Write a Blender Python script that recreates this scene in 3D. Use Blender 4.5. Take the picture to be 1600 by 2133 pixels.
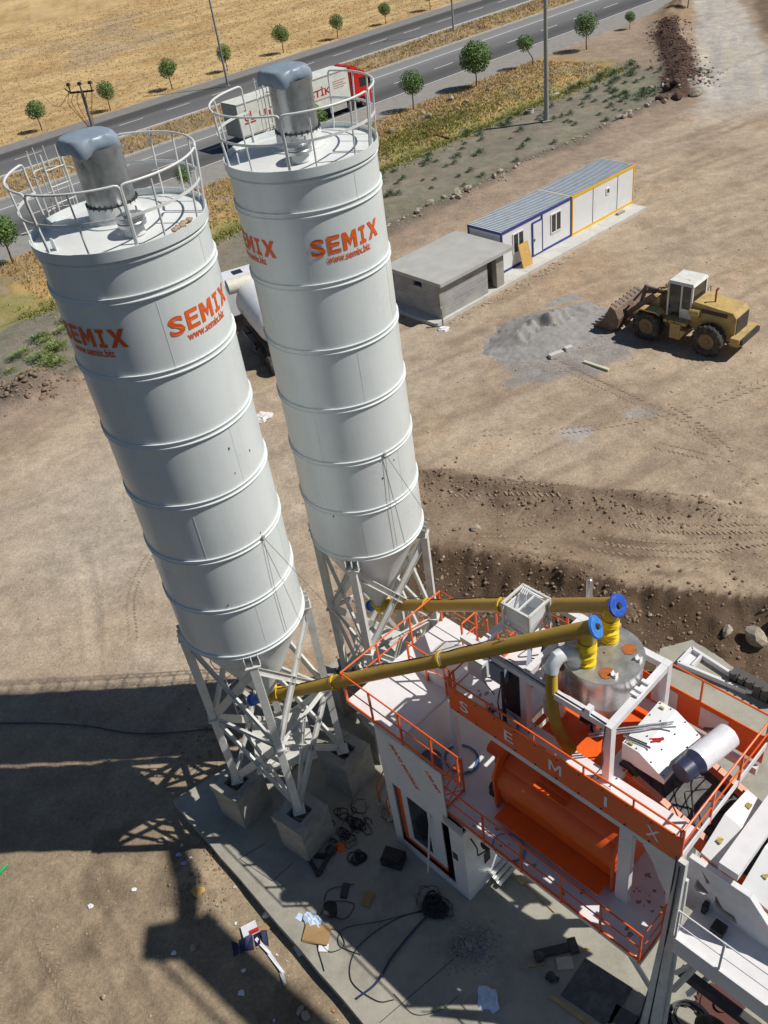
import bpy, bmesh, math, random
import numpy as np
from math import sin, cos, pi, radians, sqrt, atan2
from mathutils import Vector, Matrix

for o in list(bpy.data.objects): bpy.data.objects.remove(o)
SC = bpy.context.scene
COL = SC.collection
random.seed(7); RNG = np.random.default_rng(7)

# ---------------------------------------------------------------- camera, sky, sun
cam = bpy.data.cameras.new("camera"); camo = bpy.data.objects.new("camera", cam); COL.objects.link(camo)
camo.matrix_world = Matrix(((0.98765866, 0.15662176, 0.0, 0.0),
                            (-0.09681943, 0.61054447, -0.78604163, 0.0),
                            (-0.12311123, 0.77634082, 0.61817356, 23.0),
                            (0, 0, 0, 1)))
cam.sensor_fit = 'VERTICAL'; cam.sensor_height = 24.0; cam.lens = 24.0 * 1841.7 / 2133.0
cam.clip_start = 0.1; cam.clip_end = 6000
SC.camera = camo
SUN_EL, SUN_AZ = radians(51), radians(-8)      # azimuth from +X
wd = bpy.data.worlds.new("World"); SC.world = wd; wd.use_nodes = True
nt = wd.node_tree; bg = nt.nodes['Background']
sky = nt.nodes.new('ShaderNodeTexSky'); sky.sky_type = 'NISHITA'; sky.sun_disc = False
sky.sun_elevation = SUN_EL; sky.sun_rotation = radians(98); sky.dust_density = 0.3; sky.altitude = 1400
nt.links.new(sky.outputs[0], bg.inputs[0]); bg.inputs[1].default_value = 0.052
sl = bpy.data.lights.new("sun", 'SUN'); sl.energy = 4.5; sl.angle = radians(0.5); sl.color = (1.0, 0.95, 0.87)
so = bpy.data.objects.new("sun", sl); COL.objects.link(so)
sd = Vector((cos(SUN_EL) * cos(SUN_AZ), cos(SUN_EL) * sin(SUN_AZ), sin(SUN_EL)))
so.rotation_euler = sd.to_track_quat('Z', 'Y').to_euler(); so.location = (30, -4, 50)
SC.view_settings.view_transform = 'Standard'; SC.view_settings.look = 'None'
SC.view_settings.exposure = 0.0; SC.view_settings.gamma = 1.0

# ---------------------------------------------------------------- materials
MATS = {}
def mat(name, col, rough=0.6, metal=0.0, var=0.12, vscale=3.0, bump=0.0, bscale=20.0, dirt=None, dirtamt=0.0, dscale=1.2, spec=0.5, coat=0.0, streak=False):
    if name in MATS: return MATS[name]
    m = bpy.data.materials.new(name); m.use_nodes = True; n = m.node_tree; N = n.nodes; L = n.links
    p = N['Principled BSDF']; p.inputs['Roughness'].default_value = rough; p.inputs['Metallic'].default_value = metal
    p.inputs['Specular IOR Level'].default_value = spec
    if coat: p.inputs['Coat Weight'].default_value = coat
    tc = N.new('ShaderNodeTexCoord')
    nz = N.new('ShaderNodeTexNoise'); nz.inputs['Scale'].default_value = vscale; nz.inputs['Detail'].default_value = 8; nz.inputs['Roughness'].default_value = 0.65
    L.new(tc.outputs['Object'], nz.inputs['Vector'])
    mr = N.new('ShaderNodeMapRange'); mr.inputs[1].default_value = 0.3; mr.inputs[2].default_value = 0.7
    mr.inputs[3].default_value = 1 - var; mr.inputs[4].default_value = 1 + var
    L.new(nz.outputs[0], mr.inputs[0])
    mx = N.new('ShaderNodeMix'); mx.data_type = 'RGBA'; mx.blend_type = 'MULTIPLY'; mx.inputs[0].default_value = 1
    mx.inputs[6].default_value = (*col, 1); L.new(mr.outputs[0], mx.inputs[7]); out = mx.outputs[2]
    if dirt:
        n2 = N.new('ShaderNodeTexNoise'); n2.inputs['Scale'].default_value = dscale; n2.inputs['Detail'].default_value = 10; n2.inputs['Roughness'].default_value = 0.75
        if streak:
            sm_ = N.new('ShaderNodeMapping'); sm_.inputs['Scale'].default_value = (1, 1, 0.09); L.new(tc.outputs['Object'], sm_.inputs['Vector']); L.new(sm_.outputs[0], n2.inputs['Vector'])
        else: L.new(tc.outputs['Object'], n2.inputs['Vector'])
        r2 = N.new('ShaderNodeMapRange'); r2.inputs[1].default_value = 0.48; r2.inputs[2].default_value = 0.75; r2.inputs[4].default_value = dirtamt
        L.new(n2.outputs[0], r2.inputs[0])
        m2 = N.new('ShaderNodeMix'); m2.data_type = 'RGBA'; m2.inputs[7].default_value = (*dirt, 1)
        L.new(r2.outputs[0], m2.inputs[0]); L.new(out, m2.inputs[6]); out = m2.outputs[2]
    L.new(out, p.inputs['Base Color'])
    rr = N.new('ShaderNodeMapRange'); rr.inputs[1].default_value = 0.3; rr.inputs[2].default_value = 0.7
    rr.inputs[3].default_value = max(0.02, rough - 0.08); rr.inputs[4].default_value = min(1, rough + 0.08)
    L.new(nz.outputs[0], rr.inputs[0]); L.new(rr.outputs[0], p.inputs['Roughness'])
    if bump:
        nb = N.new('ShaderNodeTexNoise'); nb.inputs['Scale'].default_value = bscale; nb.inputs['Detail'].default_value = 8
        L.new(tc.outputs['Object'], nb.inputs['Vector'])
        b = N.new('ShaderNodeBump'); b.inputs['Strength'].default_value = bump; b.inputs['Distance'].default_value = 0.03
        L.new(nb.outputs[0], b.inputs['Height']); L.new(b.outputs[0], p.inputs['Normal'])
    MATS[name] = m; return m
DUST = (0.36, 0.29, 0.2)
SILO = mat('silo_paint', (0.70, 0.745, 0.745), 0.33, 0, 0.04, 1.2, dirt=(0.5, 0.5, 0.46), dirtamt=0.3, dscale=2.2, streak=True)
ROOFP = mat('silo_roof_paint', (0.7, 0.72, 0.71), 0.45, 0, 0.04, 2, dirt=(0.5, 0.48, 0.42), dirtamt=0.4, dscale=1.5)
STEELW = mat('grey_white_steel', (0.64, 0.65, 0.63), 0.5, 0, 0.08, 4, dirt=(0.36, 0.3, 0.24), dirtamt=0.5, dscale=3)
WHITE = mat('white_paint', (0.74, 0.74, 0.76), 0.38, 0, 0.04, 2, dirt=(0.5, 0.46, 0.42), dirtamt=0.35, dscale=2.2)
ORANGE = mat('orange_paint', (0.84, 0.125, 0.014), 0.4, 0, 0.08, 3, dirt=(0.4, 0.12, 0.05), dirtamt=0.4, dscale=2)
GALV = mat('galvanised_steel', (0.52, 0.54, 0.56), 0.32, 0.85, 0.12, 6, dirt=(0.36, 0.33, 0.27), dirtamt=0.35, dscale=5)
ALU = mat('brushed_aluminium', (0.62, 0.62, 0.62), 0.3, 0.9, 0.08, 2.5, dirt=(0.42, 0.38, 0.36), dirtamt=0.3, dscale=1.2)
LID = mat('dusty_lid', (0.6, 0.6, 0.58), 0.38, 0.75, 0.1, 4, dirt=(0.42, 0.38, 0.27), dirtamt=0.85, dscale=1.5)
BLUEGREY = mat('blue_grey_hood', (0.235, 0.3, 0.375), 0.42, 0, 0.12, 5, dirt=(0.4, 0.36, 0.3), dirtamt=0.45, dscale=4)
OCHRE = mat('ochre_paint', (0.43, 0.26, 0.03), 0.38, 0, 0.08, 3, dirt=(0.3, 0.21, 0.1), dirtamt=0.5, dscale=2.5, bump=0.1, bscale=8)
YEL = mat('yellow_sleeve', (0.85, 0.6, 0.006), 0.45, 0, 0.08, 6, dirt=(0.55, 0.4, 0.1), dirtamt=0.4, dscale=5)
HOSEY = mat('yellow_hose', (0.45, 0.28, 0.02), 0.5, 0, 0.1, 6)
BLUE = mat('blue_paint', (0.03, 0.14, 0.6), 0.4, 0, 0.1, 5)
BLACK = mat('black_rubber', (0.02, 0.02, 0.021), 0.65, 0, 0.25, 6, dirt=(0.12, 0.1, 0.08), dirtamt=0.3, dscale=4)
BELT = mat('belt_rubber', (0.085, 0.085, 0.088), 0.7, 0, 0.25, 4, dirt=(0.3, 0.28, 0.25), dirtamt=0.55, dscale=2, bump=0.2, bscale=15)
CABLE = mat('black_cable', (0.012, 0.013, 0.02), 0.5, 0, 0.2, 6)
RIMD = mat('dusty_rim', (0.24, 0.17, 0.085), 0.85, 0, 0.2, 6, dirt=(0.12, 0.09, 0.06), dirtamt=0.8, dscale=4)
TYRE = mat('dusty_tyre', (0.035, 0.032, 0.03), 0.85, 0, 0.2, 5, dirt=(0.3, 0.25, 0.19), dirtamt=0.65, dscale=3)
DARK = mat('dark_steel', (0.05, 0.05, 0.055), 0.55, 0.3, 0.2, 5, dirt=(0.25, 0.2, 0.15), dirtamt=0.4, dscale=4)
CONC = mat('raw_concrete', (0.35, 0.34, 0.3), 0.88, 0, 0.2, 1.8, 0.5, 18, dirt=(0.15, 0.13, 0.11), dirtamt=0.85, dscale=1.6)
SLABM = mat('slab_concrete', (0.36, 0.345, 0.29), 0.85, 0, 0.16, 0.8, 0.3, 20, dirt=(0.17, 0.15, 0.12), dirtamt=0.8, dscale=0.55)
PAVM = mat('pale_concrete', (0.56, 0.55, 0.51), 0.85, 0, 0.12, 1.5, 0.2, 20, dirt=(0.38, 0.33, 0.27), dirtamt=0.6, dscale=0.9)
ROOFC = mat('roof_concrete', (0.42, 0.42, 0.4), 0.8, 0, 0.1, 0.8, 0.1, 12, dirt=(0.34, 0.33, 0.3), dirtamt=0.6, dscale=0.6)
PANEL = mat('sandwich_panel', (0.72, 0.74, 0.75), 0.4, 0, 0.03, 2, dirt=(0.55, 0.52, 0.47), dirtamt=0.3, dscale=1.3)
CYEL = mat('container_yellow', (0.8, 0.45, 0.006), 0.45, 0, 0.08, 4)
CBLUE = mat('container_blue', (0.035, 0.045, 0.24), 0.45, 0, 0.08, 4)
GLASS = mat('dark_glass', (0.025, 0.03, 0.035), 0.1, 0, 0.2, 2, spec=0.8)
LOADY = mat('loader_yellow', (0.5, 0.355, 0.13), 0.8, 0, 0.2, 3, dirt=(0.24, 0.175, 0.11), dirtamt=0.95, dscale=1.8)
LOADB = mat('bucket_steel', (0.17, 0.12, 0.09), 0.65, 0.2, 0.25, 4, dirt=(0.33, 0.24, 0.17), dirtamt=0.6, dscale=2)
RUST = mat('rust_plate', (0.38, 0.12, 0.025), 0.8, 0, 0.25, 8, dirt=(0.12, 0.05, 0.02), dirtamt=0.5, dscale=9)
RED = mat('cab_red', (0.55, 0.02, 0.015), 0.35, 0, 0.08, 3)
TARP = mat('trailer_tarp', (0.68, 0.7, 0.65), 0.55, 0, 0.1, 1.2, dirt=(0.36, 0.36, 0.3), dirtamt=0.5, dscale=1.0)
REDINK = mat('red_lettering', (0.45, 0.02, 0.02), 0.5, 0, 0.06, 4)
ORINK = mat('orange_lettering', (0.75, 0.12, 0.02), 0.5, 0, 0.05, 4)
BLKINK = mat('black_lettering', (0.02, 0.02, 0.03), 0.5, 0, 0.05, 4)
WHINK = mat('pale_lettering', (0.8, 0.8, 0.84), 0.5, 0, 0.05, 4)
WOOD = mat('weathered_wood', (0.42, 0.3, 0.15), 0.8, 0, 0.2, 6, 0.2, 30)
PLY = mat('plywood', (0.6, 0.36, 0.1), 0.7, 0, 0.15, 4, dirt=(0.4, 0.3, 0.2), dirtamt=0.5, dscale=5)
BARK = mat('bark', (0.13, 0.085, 0.055), 0.9, 0, 0.25, 10, 0.3, 30)
POLEM = mat('pole_concrete', (0.3, 0.31, 0.3), 0.75, 0, 0.1, 2)
STONE = mat('stone', (0.40, 0.35, 0.28), 0.9, 0, 0.3, 2.5, 0.3, 12, dirt=(0.2, 0.15, 0.11), dirtamt=0.7, dscale=3)
STONED = mat('dark_clod', (0.24, 0.17, 0.115), 0.95, 0, 0.35, 2.5, 0.3, 12)
STONER = mat('red_clod', (0.1, 0.055, 0.042), 0.95, 0, 0.35, 2.5, 0.3, 12)
PAPER = mat('white_paper', (0.75, 0.76, 0.8), 0.6, 0, 0.08, 8)
PLAST = mat('pale_plastic', (0.55, 0.68, 0.85), 0.3, 0, 0.15, 8)
CARD = mat('cardboard', (0.35, 0.22, 0.1), 0.8, 0, 0.12, 5)
GRN = mat('green_glass', (0.02, 0.4, 0.12), 0.2, 0, 0.1, 5)
LINEP = mat('road_marking', (0.72, 0.71, 0.67), 0.7, 0, 0.15, 3, dirt=(0.3, 0.29, 0.27), dirtamt=0.5, dscale=2)
KERB = mat('kerb_concrete', (0.42, 0.4, 0.36), 0.85, 0, 0.15, 2)

def leafmat(name, c1, c2, scale=2.0):
    m = bpy.data.materials.new(name); m.use_nodes = True; n = m.node_tree; N = n.nodes; L = n.links; p = N['Principled BSDF']
    p.inputs['Roughness'].default_value = 0.6
    tc = N.new('ShaderNodeTexCoord'); nz = N.new('ShaderNodeTexNoise'); nz.inputs['Scale'].default_value = scale; nz.inputs['Detail'].default_value = 5
    L.new(tc.outputs['Object'], nz.inputs['Vector'])
    g = N.new('ShaderNodeNewGeometry'); ad = N.new('ShaderNodeMath'); ad.operation = 'MULTIPLY_ADD'; ad.inputs[1].default_value = 0.45
    L.new(g.outputs['Random Per Island'], ad.inputs[0]); L.new(nz.outputs[0], ad.inputs[2])
    cr = N.new('ShaderNodeValToRGB'); cr.color_ramp.elements[0].position = 0.4; cr.color_ramp.elements[0].color = (*c1, 1)
    cr.color_ramp.elements[1].position = 0.95; cr.color_ramp.elements[1].color = (*c2, 1)
    L.new(ad.outputs[0], cr.inputs[0]); L.new(cr.outputs[0], p.inputs['Base Color']); return m
LEAF = leafmat('tree_leaves', (0.028, 0.065, 0.014), (0.14, 0.27, 0.04), 3.0)
SHRUBM = leafmat('shrub_leaves', (0.06, 0.1, 0.055), (0.2, 0.26, 0.15))
GREENW = leafmat('green_weed_leaves', (0.08, 0.13, 0.03), (0.27, 0.33, 0.09))
DRYG = leafmat('dry_grass', (0.3, 0.2, 0.09), (0.56, 0.42, 0.2), 0.6)

# ---------------------------------------------------------------- mesh builder
class MB:
    def __init__(s): s.v = []; s.f = []
    def add(s, vs, fs):
        b = len(s.v); s.v += [tuple(v) for v in vs]; s.f += [tuple(b + i for i in f) for f in fs]; return s
    def hexa(s, P):
        return s.add(P, [(0, 3, 2, 1), (4, 5, 6, 7), (0, 1, 5, 4), (1, 2, 6, 5), (2, 3, 7, 6), (3, 0, 4, 7)])
    def box(s, x0, x1, y0, y1, z0, z1):
        return s.hexa([(x0, y0, z0), (x1, y0, z0), (x1, y1, z0), (x0, y1, z0), (x0, y0, z1), (x1, y0, z1), (x1, y1, z1), (x0, y1, z1)])
    def bar(s, a, b, w=0.05, h=None, up=(0, 0, 1)):
        h = w if h is None else h
        a = Vector(a); b = Vector(b); d = (b - a).normalized(); u = Vector(up)
        if abs(d.dot(u)) > 0.98: u = Vector((1, 0, 0))
        x = d.cross(u).normalized(); y = x.cross(d).normalized()
        P = []
        for q in (a, b):
            for i, j in ((-1, -1), (1, -1), (1, 1), (-1, 1)): P.append(q + x * (i * w / 2) + y * (j * h / 2))
        return s.hexa(P)
    def chan(s, a, b, w=0.12, h=0.05, up=(0, 0, 1), t=0.012):
        a = Vector(a); b = Vector(b); d = (b - a).normalized(); u = Vector(up)
        if abs(d.dot(u)) > 0.98: u = Vector((1, 0, 0))
        x = d.cross(u).normalized(); y = x.cross(d).normalized()
        s.bar(a - y * (h / 2), b - y * (h / 2), w, t, up)
        for k in (-1, 1): s.bar(a + x * (k * w / 2), b + x * (k * w / 2), t, h, up)
        return s
    def ring(s, c, ax, r, n, ph=0):
        ax = Vector(ax).normalized(); u = Vector((0, 0, 1)) if abs(ax.z) < 0.9 else Vector((1, 0, 0))
        x = ax.cross(u).normalized(); y = ax.cross(x).normalized()
        return [Vector(c) + x * (r * cos(2 * pi * i / n + ph)) + y * (r * sin(2 * pi * i / n + ph)) for i in range(n)]
    def cyl(s, a, b, r, r2=None, n=16, caps=True):
        r2 = r if r2 is None else r2; a = Vector(a); b = Vector(b); d = b - a
        A = s.ring(a, d, r, n); B = s.ring(b, d, r2, n); fs = [(i, (i + 1) % n, n + (i + 1) % n, n + i) for i in range(n)]
        fs = [f[::-1] for f in fs]
        if caps: fs += [tuple(range(n)), tuple(range(2 * n - 1, n - 1, -1))]
        return s.add(A + B, fs)
    def tube(s, pts, r, n=8, closed=False):
        pts = [Vector(p) for p in pts]; m = len(pts); rs = r if isinstance(r, (list, tuple)) else [r] * m
        allv = []; px = None
        for i, p in enumerate(pts):
            if closed: d = pts[(i + 1) % m] - pts[i - 1]
            else: d = pts[min(i + 1, m - 1)] - pts[max(i - 1, 0)]
            if d.length < 1e-9: d = Vector((0, 0, 1))
            d.normalize()
            if px is None:
                u = Vector((0, 0, 1)) if abs(d.z) < 0.9 else Vector((1, 0, 0)); px = d.cross(u).normalized()
            else:
                px = (px - d * px.dot(d)); px = px.normalized() if px.length > 1e-6 else d.orthogonal().normalized()
            py = d.cross(px)
            allv += [p + px * (rs[i] * cos(2 * pi * k / n)) + py * (rs[i] * sin(2 * pi * k / n)) for k in range(n)]
        fs = []
        for i in range(m if closed else m - 1):
            j = (i + 1) % m
            for k in range(n): fs.append((i * n + k, i * n + (k + 1) % n, j * n + (k + 1) % n, j * n + k))
        if not closed: fs += [tuple(range(n))[::-1], tuple((m - 1) * n + k for k in range(n))]
        return s.add(allv, fs)
    def lathe(s, prof, n=48, c=(0, 0, 0), a0=0, a1=2 * pi):
        full = abs(a1 - a0 - 2 * pi) < 1e-6; k = n if full else n + 1; vs = []
        for r, z in prof:
            for i in range(k):
                a = a0 + (a1 - a0) * i / n; vs.append((c[0] + r * cos(a), c[1] + r * sin(a), c[2] + z))
        fs = []
        for j in range(len(prof) - 1):
            for i in range(n):
                i2 = (i + 1) % k; fs.append((j * k + i, j * k + i2, (j + 1) * k + i2, (j + 1) * k + i))
        return s.add(vs, fs)
    def prism(s, poly, f0, f1):
        """poly of 2-D points; f0/f1 map (p,q) to 3-D on either side"""
        n = len(poly); A = [f0(*p) for p in poly]; B = [f1(*p) for p in poly]
        return s.add(A + B, [tuple(range(n))[::-1], tuple(range(n, 2 * n))] + [(i, (i + 1) % n, n + (i + 1) % n, n + i) for i in range(n)])
    def sphere(s, c, r, n=12, m=8, sc=(1, 1, 1)):
        vs = [(c[0], c[1], c[2] + r * sc[2])]
        for j in range(1, m):
            for i in range(n):
                t = pi * j / m; a = 2 * pi * i / n; vs.append((c[0] + r * sc[0] * sin(t) * cos(a), c[1] + r * sc[1] * sin(t) * sin(a), c[2] + r * sc[2] * cos(t)))
        vs.append((c[0], c[1], c[2] - r * sc[2])); fs = [(0, 1 + i, 1 + (i + 1) % n) for i in range(n)]
        for j in range(m - 2):
            for i in range(n): fs.append((1 + j * n + i, 1 + (j + 1) * n + i, 1 + (j + 1) * n + (i + 1) % n, 1 + j * n + (i + 1) % n))
        l = len(vs) - 1; fs += [(l, 1 + (m - 2) * n + (i + 1) % n, 1 + (m - 2) * n + i) for i in range(n)]
        return s.add(vs, fs)
    def xf(s, M, k=0):
        for i in range(k, len(s.v)): s.v[i] = tuple(M @ Vector(s.v[i]))
        return s
    def mesh(s, name, m, smooth=True, fix=True):
        me = bpy.data.meshes.new(name); me.from_pydata([tuple(v) for v in s.v], [], s.f)
        if fix:
            bm = bmesh.new(); bm.from_mesh(me); bmesh.ops.recalc_face_normals(bm, faces=bm.faces); bm.to_mesh(me); bm.free()
        for mm in (m if isinstance(m, (list, tuple)) else [m]): me.materials.append(mm)
        if smooth:
            me.polygons.foreach_set('use_smooth', [True] * len(me.polygons)); me.set_sharp_from_angle(angle=radians(35))
        me.update(); return me
    def build(s, name, m, parent=None, loc=None, rotz=0, smooth=True, label=None, fix=True):
        o = bpy.data.objects.new(name, s.mesh(name, m, smooth, fix)); COL.objects.link(o)
        if parent: o.parent = parent
        if loc is not None: o.location = loc
        o.rotation_euler[2] = rotz
        if label: o['label'] = label
        return o
def tag(o, label=None, cat=None, group=None, kind=None):
    if label: o['label'] = label
    if cat: o['category'] = cat
    if group: o['group'] = group
    if kind: o['kind'] = kind
    return o
def thing(name, label, cat, loc=(0, 0, 0), rotz=0, group=None):
    o = bpy.data.objects.new(name, None); COL.objects.link(o); o.empty_display_size = 0.3
    o.location = loc; o.rotation_euler[2] = rotz; return tag(o, label, cat, group)
def dup(root, loc=None, rotz=None, label=None, group=None, scale=None):
    r = root.copy(); COL.objects.link(r)
    if loc is not None: r.location = loc
    if rotz is not None: r.rotation_euler[2] = rotz
    if scale is not None: r.scale = scale
    if label: r['label'] = label
    if group: r['group'] = group
    for ch in list(root.children):
        c = ch.copy(); COL.objects.link(c); c.parent = r
        for g in list(ch.children):
            d = g.copy(); COL.objects.link(d); d.parent = c
    return r
def text_geo(txt, size, bold=0.0, shear=0.0, space=1.0, res=3):
    cu = bpy.data.curves.new('t', 'FONT'); cu.body = txt; cu.size = size; cu.offset = bold; cu.shear = shear; cu.space_character = space
    cu.resolution_u = res; o = bpy.data.objects.new('t', cu); COL.objects.link(o)
    dg = bpy.context.evaluated_depsgraph_get(); dg.update(); e = o.evaluated_get(dg); me = e.to_mesh()
    V_ = [(v.co.x, v.co.y) for v in me.vertices]; F_ = [tuple(p.vertices) for p in me.polygons]
    e.to_mesh_clear(); bpy.data.objects.remove(o); bpy.data.curves.remove(cu)
    return V_, F_
GLY = {'M': [[(0, 0), (.26, 0), (.26, .62), (.5, .16), (.74, .62), (.74, 0), (1, 0), (1, 1), (.72, 1), (.5, .52), (.28, 1), (0, 1)]], 'E': [[(0, 0), (1, 0), (1, .2), (.3, .2), (.3, .41), (.93, .41), (.93, .6), (.3, .6), (.3, .8), (1, .8), (1, 1), (0, 1)]],
       'I': [[(.08, 0), (.92, 0), (.92, .2), (.66, .2), (.66, .8), (.92, .8), (.92, 1), (.08, 1), (.08, .8), (.34, .8), (.34, .2), (.08, .2)]], 'X': [[(0, 0), (.3, 0), (.5, .33), (.7, 0), (1, 0), (.67, .5), (1, 1), (.7, 1), (.5, .67), (.3, 1), (0, 1), (.33, .5)]]}
def glyph(mb, ch, f, w, h, cut=4):
    from mathutils.geometry import tessellate_polygon
    for P_ in GLY[ch]:
        Q = []
        for (a, b), (c_, d) in zip(P_, P_[1:] + P_[:1]):
            for k in range(cut): Q.append((a + (c_ - a) * k / cut, b + (d - b) * k / cut))
        tr = tessellate_polygon([[Vector((x * w, y * h, 0)) for x, y in Q]]); mb.add([f(x * w, y * h) for x, y in Q], [tuple(t_) for t_ in tr])
def text_on(mb, txt, size, f, bold=0, shear=0, space=1.0, width=None, height=None):
    V_, F_ = text_geo(txt, size, bold, shear, space); xs = [p[0] for p in V_]; ys = [p[1] for p in V_]
    sx = width / (max(xs) - min(xs)) if width else 1; sy = height / (max(ys) - min(ys)) if height else 1; x0 = min(xs)
    mb.add([f((x - x0) * sx, y * sy) for x, y in V_], F_); return (max(xs) - x0) * sx
OX, OY = -3.8472, 16.0044          # left silo axis = origin of the plant frame
PT = radians(-50.6); CU, SU = cos(PT), sin(PT)
def W(u, v, z=0.0): return (OX + u * CU - v * SU, OY + u * SU + v * CU, z)
ST = 0.35                           # top of the foundation slab
# ---------------------------------------------------------------- terrain
def vnoise(x, y, s, seed=0):
    x = x / s; y = y / s; xi = np.floor(x).astype(np.int64); yi = np.floor(y).astype(np.int64); fx = x - xi; fy = y - yi
    def h(a, b):
        q = (a * 374761393 + b * 668265263 + seed * 1442695041) & 0x7fffffff; q = ((q ^ (q >> 13)) * 1274126177) & 0x7fffffff
        return ((q ^ (q >> 16)) & 0xffff) / 65535.0
    fx = fx * fx * (3 - 2 * fx); fy = fy * fy * (3 - 2 * fy)
    return (h(xi, yi) * (1 - fx) + h(xi + 1, yi) * fx) * (1 - fy) + (h(xi, yi + 1) * (1 - fx) + h(xi + 1, yi + 1) * fx) * fy
def fbm(x, y, s, o=4, seed=0):
    t = 0; a = 1; w = 0
    for i in range(o): t = t + a * vnoise(x, y, s, seed + i * 17); w += a; a *= 0.5; s *= 0.5
    return t / w
def sm(x, a, b):
    t = np.clip((x - a) / (b - a), 0, 1); return t * t * (3 - 2 * t)
def poly_dist(x, y, P):
    d = np.full(np.shape(x), 1e9); sd = np.zeros(np.shape(x))
    for (ax, ay), (bx, by) in zip(P[:-1], P[1:]):
        vx, vy = bx - ax, by - ay; t = np.clip(((x - ax) * vx + (y - ay) * vy) / (vx * vx + vy * vy), 0, 1)
        dx = x - ax - t * vx; dy = y - ay - t * vy; q = np.hypot(dx, dy); m = q < d
        d = np.where(m, q, d); sd = np.where(m, np.sign(vx * (y - ay) - vy * (x - ax)), sd)
    return d, sd
RIDGE = [(-0.2, 31.0), (1.9, 31.2), (3.3, 30.7), (5.2, 29.5), (7.9, 28.2), (10.5, 27.1), (14, 25.5)]
BANK = [(-2.0, 27.6), (1.5, 26.9), (3.5, 26.1), (5.2, 25.1), (6.8, 24.1), (8.3, 23.1), (11.1, 22.1), (15, 20.5)]
TRACKS = [([(8.0, 44.0), (9.2, 40.5), (11.2, 36.8), (13.4, 33.0), (14.5, 30.5)], 0.45), ([(3, 30.0), (6, 28.9), (9, 27.6), (12, 25.6), (16, 24.6)], 0.35),
          ([(3.2, 27.0), (6, 26.4), (9, 25.0), (13, 23.6)], 0.35), ([(-13, 30), (-12.0, 26.6), (-11.4, 23.6)], 0.3), ([(-10.4, 14.5), (-8.6, 11.6), (-7.0, 8.8)], 0.28),
          ([(5, 34), (10, 33), (16, 33.6), (23, 36)], 0.4), ([(-14, 33), (-7, 32), (0, 34)], 0.35), ([(-11.5, 12.6), (-10, 10.6), (-8.8, 8.6)], 0.25)]
REDP = [(32.6, 82.6), (34.2, 87.5), (36.3, 95), (38, 103), (40.8, 110), (44.5, 118)]
HAULC = [(34.5, 72.0), (36.5, 79.0), (40.5, 92.0), (44.5, 103.0), (49.5, 119.0), (56, 140)]
def nrd(x, y): return -0.596 * x + 0.803 * y, 0.803 * x + 0.596 * y
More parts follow.
